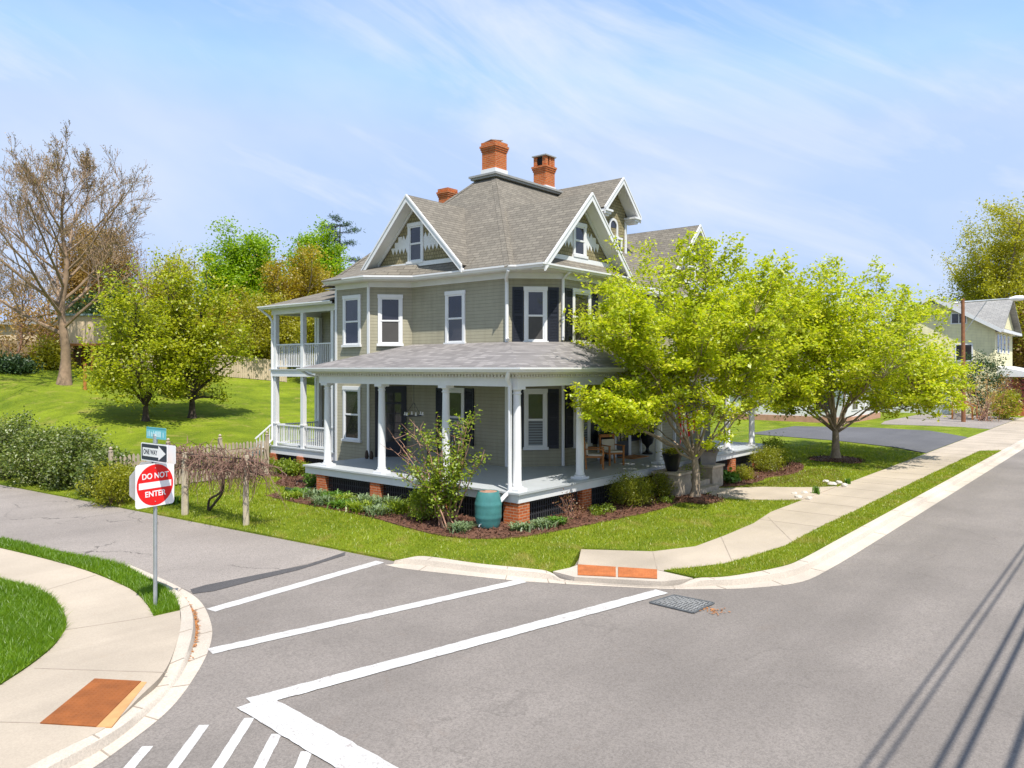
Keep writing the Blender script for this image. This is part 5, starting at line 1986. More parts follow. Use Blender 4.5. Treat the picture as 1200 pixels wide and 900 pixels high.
# grass blades
def blades(name, poly, zf, dens, ht, wd, mat, seed, holes=(), patch=None):
    rng = np.random.default_rng(seed)
    A = np.array(poly)
    lo_, hi_ = A.min(0), A.max(0)
    n = int((hi_-lo_).prod()*dens)
    P = rng.uniform(lo_, hi_, (n, 2))
    m = inside(poly, P)
    for hl in holes:
        m &= ~inside(hl, P)
    P = P[m]
    d = np.hypot(P[:, 0]-CAMX, P[:, 1]-CAMY)
    keep = rng.random(len(P)) < np.clip((16.0/d)**1.1, .15, 1)
    P, d = P[keep], d[keep]
    n = len(P)
    Z = np.array([zf(a, b) for a, b in P])
    az = rng.uniform(0, 6.28, n)
    hh = ht*rng.uniform(.5, 1.25, n)*(1+.3*np.sin(P[:, 0]*2.1)*np.sin(P[:, 1]*1.7))
    w = wd*np.clip(d/14, 1, 2.2)
    b = rng.normal(size=(n, 2))*hh[:, None]*.55
    out = np.empty((n, 3, 3))
    cx, cy = np.cos(az)*w, np.sin(az)*w
    out[:, 0] = np.column_stack([P[:, 0]-cx, P[:, 1]-cy, Z-.005])
    out[:, 1] = np.column_stack([P[:, 0]+cx, P[:, 1]+cy, Z-.005])
    out[:, 2] = np.column_stack([P[:, 0]+b[:, 0], P[:, 1]+b[:, 1], Z+hh])
    o = quads_obj(name, out.reshape(-1, 3), 3, mat)
    o['kind'] = 'stuff'
    return o
HOLES = [bed, bed2, bed3, ring1, ring2, pp, [(-.4, 9), (-.4, -.4), (16.6, -.4), (16.6, 8), (2.6, 16), (2.6, 9)]]
front = [p for p in LOT if p[1] < 15.5 and p[0] < 30] + [(24, -4.22), (24, 1.5), (16, 3), (2.6, 15.4), (-5.3, 15.4)]
blades('lawn_grass', front, h, 900, .055, .0065, GRASS, 401, HOLES)
blades('lawn_grass', [(26.2, -4.2), (27.2, -2), (29, .8), (24, 1.5), (24, -4.22)], h, 700, .055, .0065, GRASS, 402, [])
blades('dry_grass', [(8.8, -4.2), (13.5, -4.2), (17, -3), (16, -2.2), (12, -2.1), (9.7, -2.0), (9.6, -3.5)], h, 900, .05, .007, DRYG, 403, HOLES)
blades('verge_grass', strip_r, flat(ZT+.02), 1700, .05, .006, GRASS, 404)
blades('verge_grass', [p for p in strip_l if p[1] < 14.9 and p[0] > -10.2], flat(ZT+.015), 4200, .085, .006, GRASSL, 405)
blades('island_grass', [p for p in smooth(ISL, 3)] + [(-13.4, -1.8), (-14, 2), (-13, 12), (-11.9, 15)], flat(ZT+.02), 3600, .085, .0065, GRASSL, 406)
# ------------------------------------------------------------------ street furniture, fences, pots
def text_mesh(body, size, name, mat, M, parent, ext=.004, xs=1.0):
    cu = bpy.data.curves.new(name, 'FONT')
    cu.body = body
    cu.size = size
    cu.align_x = 'CENTER'
    cu.align_y = 'CENTER'
    cu.extrude = ext
    cu.offset = size*.018
    ob = link(bpy.data.objects.new('text_tmp', cu))
    dg = bpy.context.evaluated_depsgraph_get()
    me = bpy.data.meshes.new_from_object(ob.evaluated_get(dg))
    bpy.data.objects.remove(ob)
    bpy.data.curves.remove(cu)
    o = ORG[parent.name]
    me.transform(Matrix.Translation(-o) @ M @ Matrix.Diagonal((xs, 1, 1, 1)))
    me.materials.clear()
    me.name = name
    return mesh_obj(name, me, mat, parent)

SX, SY = at(182, 711, ZT)
SZ = ZT
t = Thing('street_sign', 'no entry sign with one way arrow on a steel post at the left corner', 'road sign', (SX, SY, SZ))
mb = MB()
mb.tube([(SX, SY, SZ-.3), (SX, SY, SZ+1.0), (SX, SY, SZ+3.02)], .033, 10)
mb.build('post', GALV, t, True)
def frame_m(org, xd):
    """matrix with local x along xd (plan), y up, z out of the face"""
    xd = V(xd).normalized()
    z = V((0, 0, 1))
    n = xd.cross(z)
    return Matrix(((xd.x, z.x, n.x, org[0]), (xd.y, z.y, n.y, org[1]), (xd.z, z.z, n.z, org[2]), (0, 0, 0, 1)))
def rrect(w, hh, r, n=5):
    out = []
    for cx, cy, a0 in ((w/2-r, hh/2-r, 0), (-w/2+r, hh/2-r, 90), (-w/2+r, -hh/2+r, 180), (w/2-r, -hh/2+r, 270)):
        for k in range(n+1):
            a = math.radians(a0+90*k/n)
            out.append((cx+r*math.cos(a), cy+r*math.sin(a)))
    return out
def plate(M, pts, z0, z1, name, mat, parent):
    mb = MB()
    mb.prism([M @ V((x, y, z0)) for x, y in pts], (M.to_3x3() @ V((0, 0, z1-z0))))
    return mb.build(name, mat, parent)
# no entry plate: its plane runs towards a point 29 degrees right of the view
ang = math.atan2(UX, UY) - math.radians(29) + 0
vd = (math.cos(ang), math.sin(ang), 0)
nrm = V(vd).cross(V((0, 0, 1)))
zc = CAMZ - (568-432)*13.35/FPX
c0 = V((SX, SY, zc)) + nrm*.05 - V(vd)*.04
M = frame_m(c0, vd)
p = plate(M, rrect(.755, .745, .05), 0, .004, 'no_entry_plate', SIGNW, t)
plate(M, [(.355*math.cos(a), .355*math.sin(a)) for a in [k*math.pi/24 for k in range(48)]], .0045, .0065, 'red_disc', SIGNR, p)
plate(M, [(-.315, -.055), (.315, -.055), (.315, .055), (-.315, .055)], .007, .009, 'white_bar', SIGNW, p)
text_mesh('DO NOT', .135, 'lettering', SIGNW, M @ Matrix.Translation((0, .155, .008)), p, .002, .95)
text_mesh('ENTER', .135, 'lettering', SIGNW, M @ Matrix.Translation((0, -.155, .008)), p, .002, 1.0)
mb = MB()
for yy in (.29, -.29):
    q = M @ V((0, yy, .007))
    mb.lathe((q.x, q.y, q.z-.008), [(.004, 0), (.010, .004), (.010, .012), (.004, .016)], 8)
mb.build('bolt', GALV, p)
# the octagon fixed to the back, facing the other way
M2 = frame_m(V((SX, SY, zc+.02)) - nrm*.055 - V(vd)*.07, vd)
plate(M2, [(.415*math.cos(math.radians(22.5+45*k)), .415*math.sin(math.radians(22.5+45*k))) for k in range(8)], -.003, .003, 'octagon_back', SIGNB, t)
# one way plates along the side road
ow = (0.03, -1, 0)
on = V(ow).cross(V((0, 0, 1)))
zo = CAMZ - (530.5-432)*13.35/FPX
M3 = frame_m(V((SX, SY, zo)) + on*.045 + V(ow).normalized()*.05, ow)
p = plate(M3, rrect(.915, .315, .035), 0, .004, 'one_way_plate', SIGNW, t)
plate(M3, rrect(.87, .275, .025), .0045, .006, 'black_field', SIGNK, p)
plate(M3, [(-.39, -.075), (.16, -.075), (.16, -.125), (.40, 0), (.16, .125), (.16, .075), (-.39, .075)], .0065, .008, 'arrow', SIGNW, p)
text_mesh('ONE WAY', .12, 'lettering', SIGNK, M3 @ Matrix.Translation((-.12, 0, .009)), p, .001, .86)
M3b = frame_m(V((SX, SY, zo-.012)) - on*.045 + V(ow).normalized()*.15, ow)
plate(M3b, rrect(.915, .315, .035), -.002, .002, 'one_way_back', SIGNW, t)
# street name blade on top; its lettering is too far off to read
M4 = frame_m(V((SX, SY, CAMZ - (508-432)*13.35/FPX)) + on*.0 + V(ow).normalized()*.03, ow)
p = plate(M4, rrect(.68, .20, .015), -.002, .002, 'street_name_blade', TEAL, t)
plate(M4, [(-.335, .07), (.335, .07), (.335, .095), (-.335, .095)], .0025, .004, 'edge_stripe', TEALD, p)
mb = MB()
rr = random.Random(5)
x = -.29
while x < .27:
    hh_ = rr.choice((.10, .10, .085, .07))
    if rr.random() < .86:
        q = [(x, -.065), (x+.018, -.065), (x+.018, -.065+hh_), (x, -.065+hh_)]
        mb.prism([M4 @ V((a, b, .0025)) for a, b in q], M4.to_3x3() @ V((0, 0, .0015)))
    x += rr.choice((.032, .04, .05))
mb.build('worn_letters', TEALL, p)
mb = MB()
mb.lathe((SX, SY, SZ+2.86), [(.04, 0), (.04, .14), (.02, .16)], 8)
mb.build('bracket', GALV, t)

# picket fence beside the rear porch
def picket_fence(name, label, p, q, zf, hgt, mat, post_every, posts_h, gap=.14, wd=.09, pointed=True):
    t = Thing(name, label, 'fence', (p[0], p[1], zf(*p)))
    P, Q = V(p), V(q)
    L = (Q-P).length
    d = (Q-P)/L
    nn = V((-d.y, d.x))
    mb = MB()
    n = int(L/gap)
    for i in range(n+1):
        c = P + d*(i*gap)
        z = zf(c.x, c.y)
        a = c - d*wd/2
        b = c + d*wd/2
        o = nn*.011
        hh = hgt + .02*math.sin(i*1.7)
        pts = [(a, .05), (b, .05), (b, hh-.05), (c, hh+.02), (a, hh-.05)] if pointed else [(a, .03), (b, .03), (b, hh), (a, hh)]
        mb.prism([(*(s+o), z+zz) for s, zz in pts], (-o.x*2, -o.y*2, 0))
    mb.build('pickets', mat, t)
    mb = MB()
    k = max(1, int(L/2.4))
    for zz in (.35, hgt-.3):
        for i in range(k):
            a, b = P.lerp(Q, i/k)+nn*.035, P.lerp(Q, (i+1)/k)+nn*.035
            mb.bar((a.x, a.y, zf(a.x, a.y)+zz), (b.x, b.y, zf(b.x, b.y)+zz), .04, .09)
    mb.build('rails', mat, t)
    k = max(1, int(L/post_every))
    for i in range(k+1):
        c = P.lerp(Q, i/k)+nn*.06
        z = zf(c.x, c.y)
        pb = MB()
        pb.box(c.x-.055, c.x+.055, c.y-.055, c.y+.055, z-.2, z+posts_h)
        pb.lathe((c.x, c.y, z+posts_h), [(.075, 0), (.075, .03), (.03, .045), (.03, .06), (.055, .09), (.05, .13), (.01, .16)], 8)
        pb.build('post', mat, t)
    return t
picket_fence('picket_fence', 'pale weathered picket fence running from the rear porch to the hedge', (-4.6, 13.35), (.98, 13.05), h, 1.32, FENCEW, 1.75, 1.52)
x0, y0 = cam2w(-70, 55)
x1, y1 = cam2w(112, 53)
picket_fence('board_fence', 'brown board fence along the top of the hill behind the bare tree', (x0, y0), (x1, y1), h, 1.7, FENCEB, 2.6, 1.7, .17, .15, False)
x0, y0 = cam2w(112, 53.2)
x1, y1 = cam2w(335, 56)
picket_fence('board_fence', 'pale new board fence on the ridge left of the rear porch', (x0, y0), (x1, y1), h, 1.55, FENCEP, 2.6, 1.6, .15, .135, False)

# raised play house on the hill behind the bare tree, and the long low wall beyond
x, y = cam2w(102, 51)
z = h(x, y)
t = Thing('play_house', 'beige wooden play house on brown stilts behind the bare tree', 'play house', (x, y, z), 0)
w1 = Wall(cam2w(76, 51), cam2w(110, 51))
mb = MB()
w1.box(mb, 0, w1.L, z+1.75, z+3.6, -2.2, 0)
mb.build('wall', mat('beige_boards', (.58, .45, .30), .8, .1), t)
mb = MB()
w1.box(mb, -.2, w1.L+.2, z+1.6, z+1.75, -2.3, .12)
mb.build('deck', WOODO, t)
mb = MB()
w1.box(mb, -.25, w1.L+.25, z+3.6, z+3.72, -2.4, .2)
mb.build('roof', mat('green_grey_roof', (.16, .22, .22), .8, .15), t)
for a in (.1, w1.L-.1):
    for o_ in (0, -2.0):
        mb = MB()
        w1.box(mb, a-.07, a+.07, z-.2, z+1.6, o_-.07, o_+.07)
        mb.build('leg', WOODO, t)
x, y = cam2w(99.5, 44)
t = Thing('wooden_stake', 'orange brown wooden post standing right of the thick pale trunk', 'post', (x, y, h(x, y)))
mb = MB()
z = h(x, y)
mb.tube([(x, y, z-.1), (x, y, z+1.55)], [.10, .085], 8)
mb.build('post', WOODO, t)
t = Thing('garden_shed', 'long low beige building at the far left behind the thicket', 'building', (*cam2w(5, 58), 3.5))
w1 = Wall(cam2w(-120, 58), cam2w(46, 58))
zz = h(*cam2w(20, 58))
mb = MB()
w1.box(mb, 0, w1.L, zz-.5, zz+2.9, -5, 0)
mb.build('wall', mat('beige_wall', (.60, .47, .31), .8, .1), t)
mb = MB()
w1.box(mb, -.3, w1.L+.3, zz+2.9, zz+3.15, -5.3, .4)
mb.build('roof', DECKROOF, t)

# rain barrels
def barrel(label, x, y, m, r=.33, hgt=.86, z0=None):
    z = h(x, y)+.02 if z0 is None else z0
    t = Thing('rain_barrel', label, 'barrel', (x, y, z))
    mb = MB()
    prof = [(r*.78, 0)]
    for i in range(1, 22):
        f = i/22
        rr_ = r*(.78+.22*math.sin(math.pi*f)**.7)
        if i in (6, 7, 14, 15):
            rr_ += .010
        prof.append((rr_, hgt*f))
    prof += [(r*.80, hgt), (r*.78, hgt+.015), (r*.70, hgt+.015), (r*.69, hgt-.03), (.02, hgt-.03)]
    mb.lathe((x, y, z), prof, 28)
    mb.build('body', m, t, True)
    mb = MB()
    mb.lathe((x, y, z+hgt-.02), [(r*.66, 0), (r*.66, .03), (r*.4, .04), (.02, .04)], 20)
    mb.build('lid', TWIGP if m is BARREL else m, t, True)
    mb = MB()
    mb.tube([(x-r*.8, y-.02, z+.12), (x-r*.8-.1, y-.04, z+.12), (x-r*.8-.12, y-.04, z+.07)], .018, 6)
    mb.build('spigot', GALV, t)
    return t
barrel('teal green rain barrel beside the brick pier at the porch corner', -.86, .24, BARREL, .345, .90)
barrel('dark teal rain barrel under the downspout at the rear porch', 1.75, 15.25, BARRELD, .36, .8)
mb = MB()
pts = [V((*at(335, 577, -.05), .03)), V((*at(347, 580, -.08), .05)), V((*at(360, 579, -.1), .04)), V((*at(372, 577, -.1), .03))]
mb.tube([(p.x, p.y, h(p.x, p.y)+.07) for p in pts], .055, 8)
tag(mb.build('drain_pipe', PIPE, None, True), 'short black corrugated drain pipe lying on the mulch by the rear porch', 'drain pipe')

# pedestals, pots, urns
def pedestal(label, x, y):
    z = h(x, y)
    t = Thing('pedestal', label, 'pedestal', (x, y, z), group='stone pedestals flanking the front steps')
    mb = MB()
    mb.box(x-.42, x+.42, y-.45, y+.45, z-.2, .70)
    mb.build('block', STONE, t, bevel=.02)
    mb = MB()
    mb.box(x-.47, x+.47, y-.50, y+.50, .701, .78)
    mb.build('cap', mat('pedestal_cap_stone', (.44, .36, .27), .85, .15), t, bevel=.015)
    return t
pedestal('stone pedestal left of the front steps, carrying the black pot', 6.65, -.95)
pedestal('stone pedestal right of the front steps, carrying the grey planter', 9.05, -.95)
def pot(name, label, x, y, z, prof, m, plant=None, n=20, seed=1, squareish=False):
    t = Thing(name, label, 'plant pot', (x, y, z))
    mb = MB()
    mb.lathe((x, y, z), prof, 4 if squareish else n)
    mb.build('pot', m, t, not squareish)
    rng = np.random.default_rng(seed)
    R, H = prof[-1]
    R = max(p[0] for p in prof[-3:])
    mb = MB()
    mb.lathe((x, y, z+H-.05), [(R*.86, 0), (R*.86, .02), (.02, .03)], n)
    mb.build('soil', MULCH, t)
    if plant:
        P = np.array([x, y, z+H+.06]) + rng.normal(size=(420, 3))*np.array([R*.5, R*.5, .06])
        quads_obj('plant', leaves(P, .08, .55, rng), 4, plant, t)
    return t
pot('flower_pot', 'black round pot with a low green plant on the left stone pedestal', 6.65, -.95, .782, [(.17, 0), (.21, .1), (.27, .38), (.31, .5), (.33, .53), (.33, .57), (.29, .57)], URNK, YELLOW, seed=11)
pot('planter_box', 'square grey planter with yellow green plants on the right stone pedestal', 9.05, -.95, .782, [(.36, 0), (.40, .3), (.46, .44), (.50, .45), (.50, .52), (.44, .52)], POTG, YELLOW, seed=12, squareish=True)
urn_prof = [(.20, 0), (.20, .05), (.09, .10), (.05, .22), (.08, .30), (.20, .42), (.25, .62), (.24, .74), (.28, .80), (.28, .84), (.22, .84)]
for x, lab in ((6.95, 'black footed urn with dark foliage left of the front door'), (9.75, 'black footed urn with dark foliage right of the front door')):
    pot('porch_urn', lab, x, 1.72, F, urn_prof, URNK, PINE, seed=13)

# door mat and chairs
mb = MB()
mb.box(7.95, 9.05, 1.25, 1.9, F+.002, F+.025)
tag(mb.build('door_mat', WOODO), 'tan door mat before the front door', 'mat')
def chair(label, x, y, rot):
    t = Thing('porch_chair', label, 'chair', (x, y, F), rot, 'wooden armchairs on the front porch', local=True)
    for sx in (-.27, .27):
        mb = MB()
        mb.bar((sx, -.27, 0), (sx, -.27, .62), .05, .05, up=(1, 0, 0))
        mb.build('leg', WOODO, t)
        mb = MB()
        mb.bar((sx, .26, 0), (sx, .34, .98), .05, .045, up=(1, 0, 0))
        mb.build('leg', WOODO, t)
        mb = MB()
        mb.box(sx-.035, sx+.035, -.31, .33, .621, .65)
        mb.build('armrest', WOODO, t)
    mb = MB()
    mb.box(-.27, .27, -.28, .28, .36, .41)
    mb.build('seat', WOODO, t)
    mb = MB()
    for zz in (.52, .70, .88):
        mb.box(-.26, .26, .30, .325, zz, zz+.10)
    mb.build('backrest', WOODO, t)
    mb = MB()
    mb.hexa([(-.24, .20, .43), (.24, .20, .43), (.24, .28, .43), (-.24, .28, .43), (-.24, .22, .82), (.24, .22, .82), (.24, .30, .82), (-.24, .30, .82)])
    mb.build('cushion', CUSH, t, bevel=.03)
    mb = MB()
    mb.box(-.25, .25, -.27, .20, .412, .47)
    mb.build('seat_pad', CUSH, t, bevel=.02)
chair('wooden armchair with a pale cushion before the front door', 6.25, 1.05, math.radians(-25))
chair('wooden armchair mostly hidden behind the second front porch column', 5.05, .95, math.radians(35))

# dark bench and table on the side porch, hanging candle ring
t = Thing('porch_bench', 'dark slatted wooden bench on the side porch behind the half bare shrub', 'bench', (2.6, 5.2, F), math.radians(-90), local=True)
mb = MB()
for k in range(4):
    mb.box(-.65, .65, -.22+.115*k, -.13+.115*k, .42, .45)
mb.build('seat', WOODD, t)
mb = MB()
for k in range(9):
    mb.box(-.6+.145*k, -.55+.145*k, .24, .265, .5, .9)
mb.box(-.65, .65, .235, .27, .9, .97)
mb.build('backrest', WOODD, t)
for sx in (-.6, .6):
    for sy in (-.2, .25):
        mb = MB()
        mb.box(sx-.03, sx+.03, sy-.03, sy+.03, 0, .419 if sy < 0 else .92)
        mb.build('leg', WOODD, t)
t = Thing('candle_chandelier', 'black ring chandelier with pale candles hanging from the side porch ceiling', 'chandelier', (1.7, 5.75, 2.5))
mb = MB()
n = 20
ring = [(1.7+.30*math.cos(2*math.pi*k/n), 5.75+.30*math.sin(2*math.pi*k/n), 2.52) for k in range(n+1)]
mb.tube(ring, .014, 6)
mb.build('ring', SIGNK, t)
mb = MB()
for k in range(3):
    a = 2*math.pi*k/3
    mb.tube([(1.7+.30*math.cos(a), 5.75+.30*math.sin(a), 2.52), (1.7, 5.75, 2.95)], .007, 4)
mb.tube([(1.7, 5.75, 2.95), (1.7, 5.75, 3.68)], .007, 4)
mb.build('chain', SIGNK, t)
for k in range(6):
    a = 2*math.pi*k/6
    mb = MB()
    mb.lathe((1.7+.30*math.cos(a), 5.75+.30*math.sin(a), 2.535), [(.035, 0), (.035, .03), (.02, .032), (.02, .10), (.004, .105)], 8)
    mb.build('candle', SIGNW, t)
for y_, lab in ((8.55, 'left'), (8.3, 'right')):
    x_ = 2.05
    mb = MB()
    mb.tube([(x_, y_, F), (x_, y_, F+.07), (x_, y_, F+.2), (x_, y_, F+.3)], [.05, .075, .06, .03], 8)
    tag(mb.build('clay_jar', WOODD, None, True), lab + ' one of two small brown jars on the side porch floor by the corner window', 'jar', 'small jars on the side porch')

# flag on the porch column
t = Thing('flag', 'red and white striped flag hanging on a pole from a front porch column', 'flag', (7.5, -.1, 2.4))
mb = MB()
A_, B2 = V((7.55, -.12, 2.35)), V((8.55, -1.0, 3.35))
mb.tube([A_, B2], .016, 6)
mb.build('pole', WOODO, t)
rows = 13
cloth = MB()
nseg = 14
def fp(u, v):
    """u along the pole end (0..1), v down the cloth"""
    p = A_.lerp(B2, .40+.58*u)
    fold = .07*math.sin(9*u+2.2*v)*min(1, v*3)
    return V((p.x+fold*.6, p.y-fold*.8, p.z - v*1.35*(1-.12*u)))
for r in range(rows):
    for k in range(nseg):
        u0, u1 = r/rows, (r+1)/rows
        v0, v1 = k/nseg, (k+1)/nseg
        m = 0 if r % 2 == 0 else 1
        if r >= 6 and v1 <= .45:
            m = 2
        cloth.add([fp(u0, v0), fp(u1, v0), fp(u1, v1), fp(u0, v1)], [(0, 1, 2, 3)], m)
cloth.build('cloth', [FRED, FWHT, FBLU], t)

# rocks at the mouth of the path
rnd = random.Random(9)
def rock(label, x, y, s, grp, m=ROCK):
    bm = bmesh.new()
    bmesh.ops.create_icosphere(bm, subdivisions=2, radius=s)
    for v in bm.verts:
        v.co *= rnd.uniform(.82, 1.12)
        v.co.z *= .62
        v.co += V((x, y, h(x, y)+s*.3))
    me = bpy.data.meshes.new('rock')
    bm.to_mesh(me)
    bm.free()
    o_ = mesh_obj('rock', me, m)
    tag(o_, label, 'rock', grp)
for i, (px, py, s) in enumerate(((936, 583, .14), (943, 578, .12), (931, 579, .10), (948, 584, .11))):
    rock('pale rock in the small heap at the near side of the path mouth', *at(px, py, -.08), s, 'rocks at the near side of the path mouth')
for i, (px, py, s) in enumerate(((975, 568, .16), (983, 566, .14), (990, 569, .13), (968, 565, .12))):
    rock('pale rock in the heap at the far side of the path mouth', *at(px, py, -.08), s, 'rocks at the far side of the path mouth')
for i, (px, py) in enumerate(((903, 548), (893, 545))):
    rock(('larger', 'smaller')[i] + ' tan boulder in the front bed past the yellow green bush', *at(px, py, .05), .26-.06*i, 'tan boulders in the front bed', STONE)
strappy('grass_clump', 'upright green shoots beside the rocks at the path mouth', *at(957, 578, -.08), .14, .42, HOSTA, 501, 40, .02)
strappy('grass_clump', 'small green tuft behind the far rocks at the path mouth', *at(993, 566, -.08), .18, .3, HOSTA, 502, 60, .02)

# wooden lamp pole with its long arm
px_, py_ = cam2w(1129, 58)
zb_ = CAMZ - (492-432)*58/FPX
t = Thing('lamp_pole', 'brown wooden pole with a long pale street lamp arm before the cream house', 'street lamp', (px_, py_, zb_))
zt_ = CAMZ + (432-354)*58/FPX
mb = MB()
mb.tube([(px_, py_, zb_-.3), (px_-.06, py_, (zb_+zt_)/2), (px_-.12, py_+.02, zt_+.25)], [.16, .145, .125], 10)
mb.build('pole', POLEW, t, True)
ax, ay = cam2w(1190, 56)
sx_, sy_ = cam2w(1117, 58.2)
mb = MB()
mb.tube([(sx_, sy_, zt_-.05), (px_, py_, zt_), (ax, ay, zt_+.1)], [.06, .07, .06], 8)
mb.build('arm', GALV, t, True)
mb = MB()
mb.tube([(px_, py_, zt_-2.4), (px_+(ax-px_)*.45, py_+(ay-py_)*.45, zt_-.05)], .03, 6)
mb.build('brace', GALV, t)
d_ = (V((ax, ay, 0))-V((px_, py_, 0))).normalized()
mb = MB()
mb.tube([(ax-d_.x*.4, ay-d_.y*.4, zt_+.08), (ax, ay, zt_+.1), (ax+d_.x*.45, ay+d_.y*.45, zt_+.1), (ax+d_.x*.6, ay+d_.y*.6, zt_+.08)], [.08, .2, .19, .06], 10)
mb.build('lamp_head', SIGNW, t, True)

# cream house
HX, HY = cam2w(1166, 68)
t = Thing('cream_house', 'cream two storey house with a grey gable roof and white porch at the right edge', 'house', (HX+5, HY+5, -.2))
z0, ze_, za = -.6, CAMZ+(432-383)*68/FPX, CAMZ+(432-347)*71/FPX
HW = 10.0
mb = MB()
ex = HX+11
mb.prism([(HX, HY, z0), (HX, HY+HW, z0), (HX, HY+HW, ze_), (HX, HY+HW/2, za-.2), (HX, HY, ze_)], (11, 0, 0))
mb.build('wall', CREAM, t)
GROOF = shingles('pale_grey_shingle', (.33, .32, .30), (.25, .245, .235), .4, .13)
mb = MB()
k = (za-ze_)/(HW/2)
for s in (1, -1):
    yb, yr = (HY-.6, HY+HW/2) if s == 1 else (HY+HW+.6, HY+HW/2)
    roofpoly(mb, [(HX-.5, yb, ze_-.6*k+.1), (HX-.5, yr, za), (ex+.5, yr, za), (ex+.5, yb, ze_-.6*k+.1)], .12)
rf = mb.build('roof', GROOF, t)
mb = MB()
for s in (1, -1):
    yb, yr = (HY-.6, HY+HW/2) if s == 1 else (HY+HW+.6, HY+HW/2)
    a, b = V((HX-.54, yb, ze_-.6*k-.05)), V((HX-.54, yr, za-.15))
    mb.bar(a, b, .08, .3, up=(0, 0, 1))
mb.box(HX-.5, ex+.5, HY-.75, HY-.6, ze_-.6*k-.12, ze_-.6*k+.12)
mb.build('fascia', WHITE, rf)
# cross roof behind, its ridge along the side of the street house
mb = MB()
xr, zr = HX+6.7, CAMZ+82*73/FPX
roofpoly(mb, [(HX+.2, HY-.6, ze_-.35), (xr, HY-.6, zr), (xr, HY+5.2, zr), (HX+.2, HY+5.2, ze_-.35)], .12)
roofpoly(mb, [(xr+6.5, HY-.6, ze_-.35), (xr, HY-.6, zr), (xr, HY+5.2, zr), (xr+6.5, HY+5.2, ze_-.35)], .12)
mb.build('cross_roof', GROOF, rf)
mb = MB()
mb.prism([(HX+.8, HY-.05, ze_-.4), (xr, HY-.05, zr-.25), (xr+5.9, HY-.05, ze_-.4)], (0, .2, 0))
mb.build('cross_gable', CREAM, t)
WG = Wall((HX, HY+HW), (HX, HY))
WS = Wall((HX, HY), (ex, HY))
def simplewin(w, c, wd, za_, zb__, parent):
    mb = MB()
    w.box(mb, c-wd/2-.12, c+wd/2+.12, za_-.1, zb__+.12, -.02, .05)
    f = mb.build('window', WHITE, parent)
    p = MB()
    w.box(p, c-wd/2, c-.04, za_, zb__, .04, .06)
    w.box(p, c+.04, c+wd/2, za_, zb__, .04, .06)
    p.build('pane', GLASS, f)
    return f
def zat(py, d):
    return CAMZ+(432-py)*d/FPX
simplewin(WG, 7.2, 1.1, zat(378, 69), zat(367, 69), t)
simplewin(WG, 5.3, .8, zat(357, 71), zat(350, 71), t)
simplewin(WG, 7.6, 1.2, zat(422, 69), zat(404, 69), t)
simplewin(WG, 3.4, 1.2, zat(424, 71), zat(405, 71), t)
for c in (1.6, 3.4, 5.4, 8):
    simplewin(WS, c, .9, zat(412, 68), zat(392, 68), t)
# its porch
mb = MB()
zp = zat(439, 67)
mb.prism([(HX+.8, HY, zp+.75), (HX+.8, HY-3.2, zp), (HX+.8, HY-3.2, zp-.2), (HX+.8, HY, zp-.2)], (12, 0, 0))
pr_ = mb.build('porch_roof', WHITE, t)
mb = MB()
mb.box(HX+.8, HX+12.8, HY-3.1, HY, -.4, zat(480, 67))
mb.build('porch_floor', BRICKR, t)
for c in (1.0, 4.0, 7.0, 10.0):
    mb = MB()
    mb.box(HX+c-.09, HX+c+.09, HY-3.05, HY-2.87, zat(480, 67), zp-.2)
    mb.build('porch_post', WHITE, t)
mb = MB()
zf_ = zat(480, 67)
mb.box(HX+1, HX+12, HY-3.0, HY-2.92, zf_+.9, zf_+.98)
for kx in range(60):
    mb.box(HX+1.05+kx*.18, HX+1.12+kx*.18, HY-2.98, HY-2.94, zf_+.1, zf_+.9)
mb.build('railing', WHITE, t)
# lean-to on the gable side
mb = MB()
mb.box(HX-2.2, HX, HY+3.2, HY+HW, -.4, zat(446, 69))
mb.build('lean_to', WHITE, t)
mb = MB()
zz0 = zat(446, 69)
mb.prism([(HX-2.6, HY+2.8, zz0), (HX, HY+2.8, zz0+1.2), (HX, HY+2.8, zz0+.98), (HX-2.6, HY+2.8, zz0-.2)], (0, HW-2.4, 0))
mb.build('lean_to_roof', GROOF, t)
# front steps of the cream house with a wooden rail
mb = MB()
sx0, sy0 = cam2w(1118, 62)
for i in range(4):
    mb.box(sx0-.9, sx0+.9, sy0-.35*(i+1), sy0-.35*i, -.3, .75-.19*i)
tag(mb.build('concrete_steps', KERB), 'pale concrete steps left of the wooden pole', 'steps')
for s, lab in ((-1.0, 'left'), (1.0, 'right')):
    mb = MB()
    mb.bar((sx0+s, sy0, 1.7), (sx0+s, sy0-1.5, 1.0), .08, .1)
    mb.bar((sx0+s, sy0-1.45, -.2), (sx0+s, sy0-1.45, 1.0), .1, .1, up=(1, 0, 0))
    mb.bar((sx0+s, sy0-.05, -.2), (sx0+s, sy0-.05, 1.7), .1, .1, up=(1, 0, 0))
    tag(mb.build('stair_rail', WOODO), 'orange wooden rail on the ' + lab + ' side of the pale concrete steps', 'stair rail')

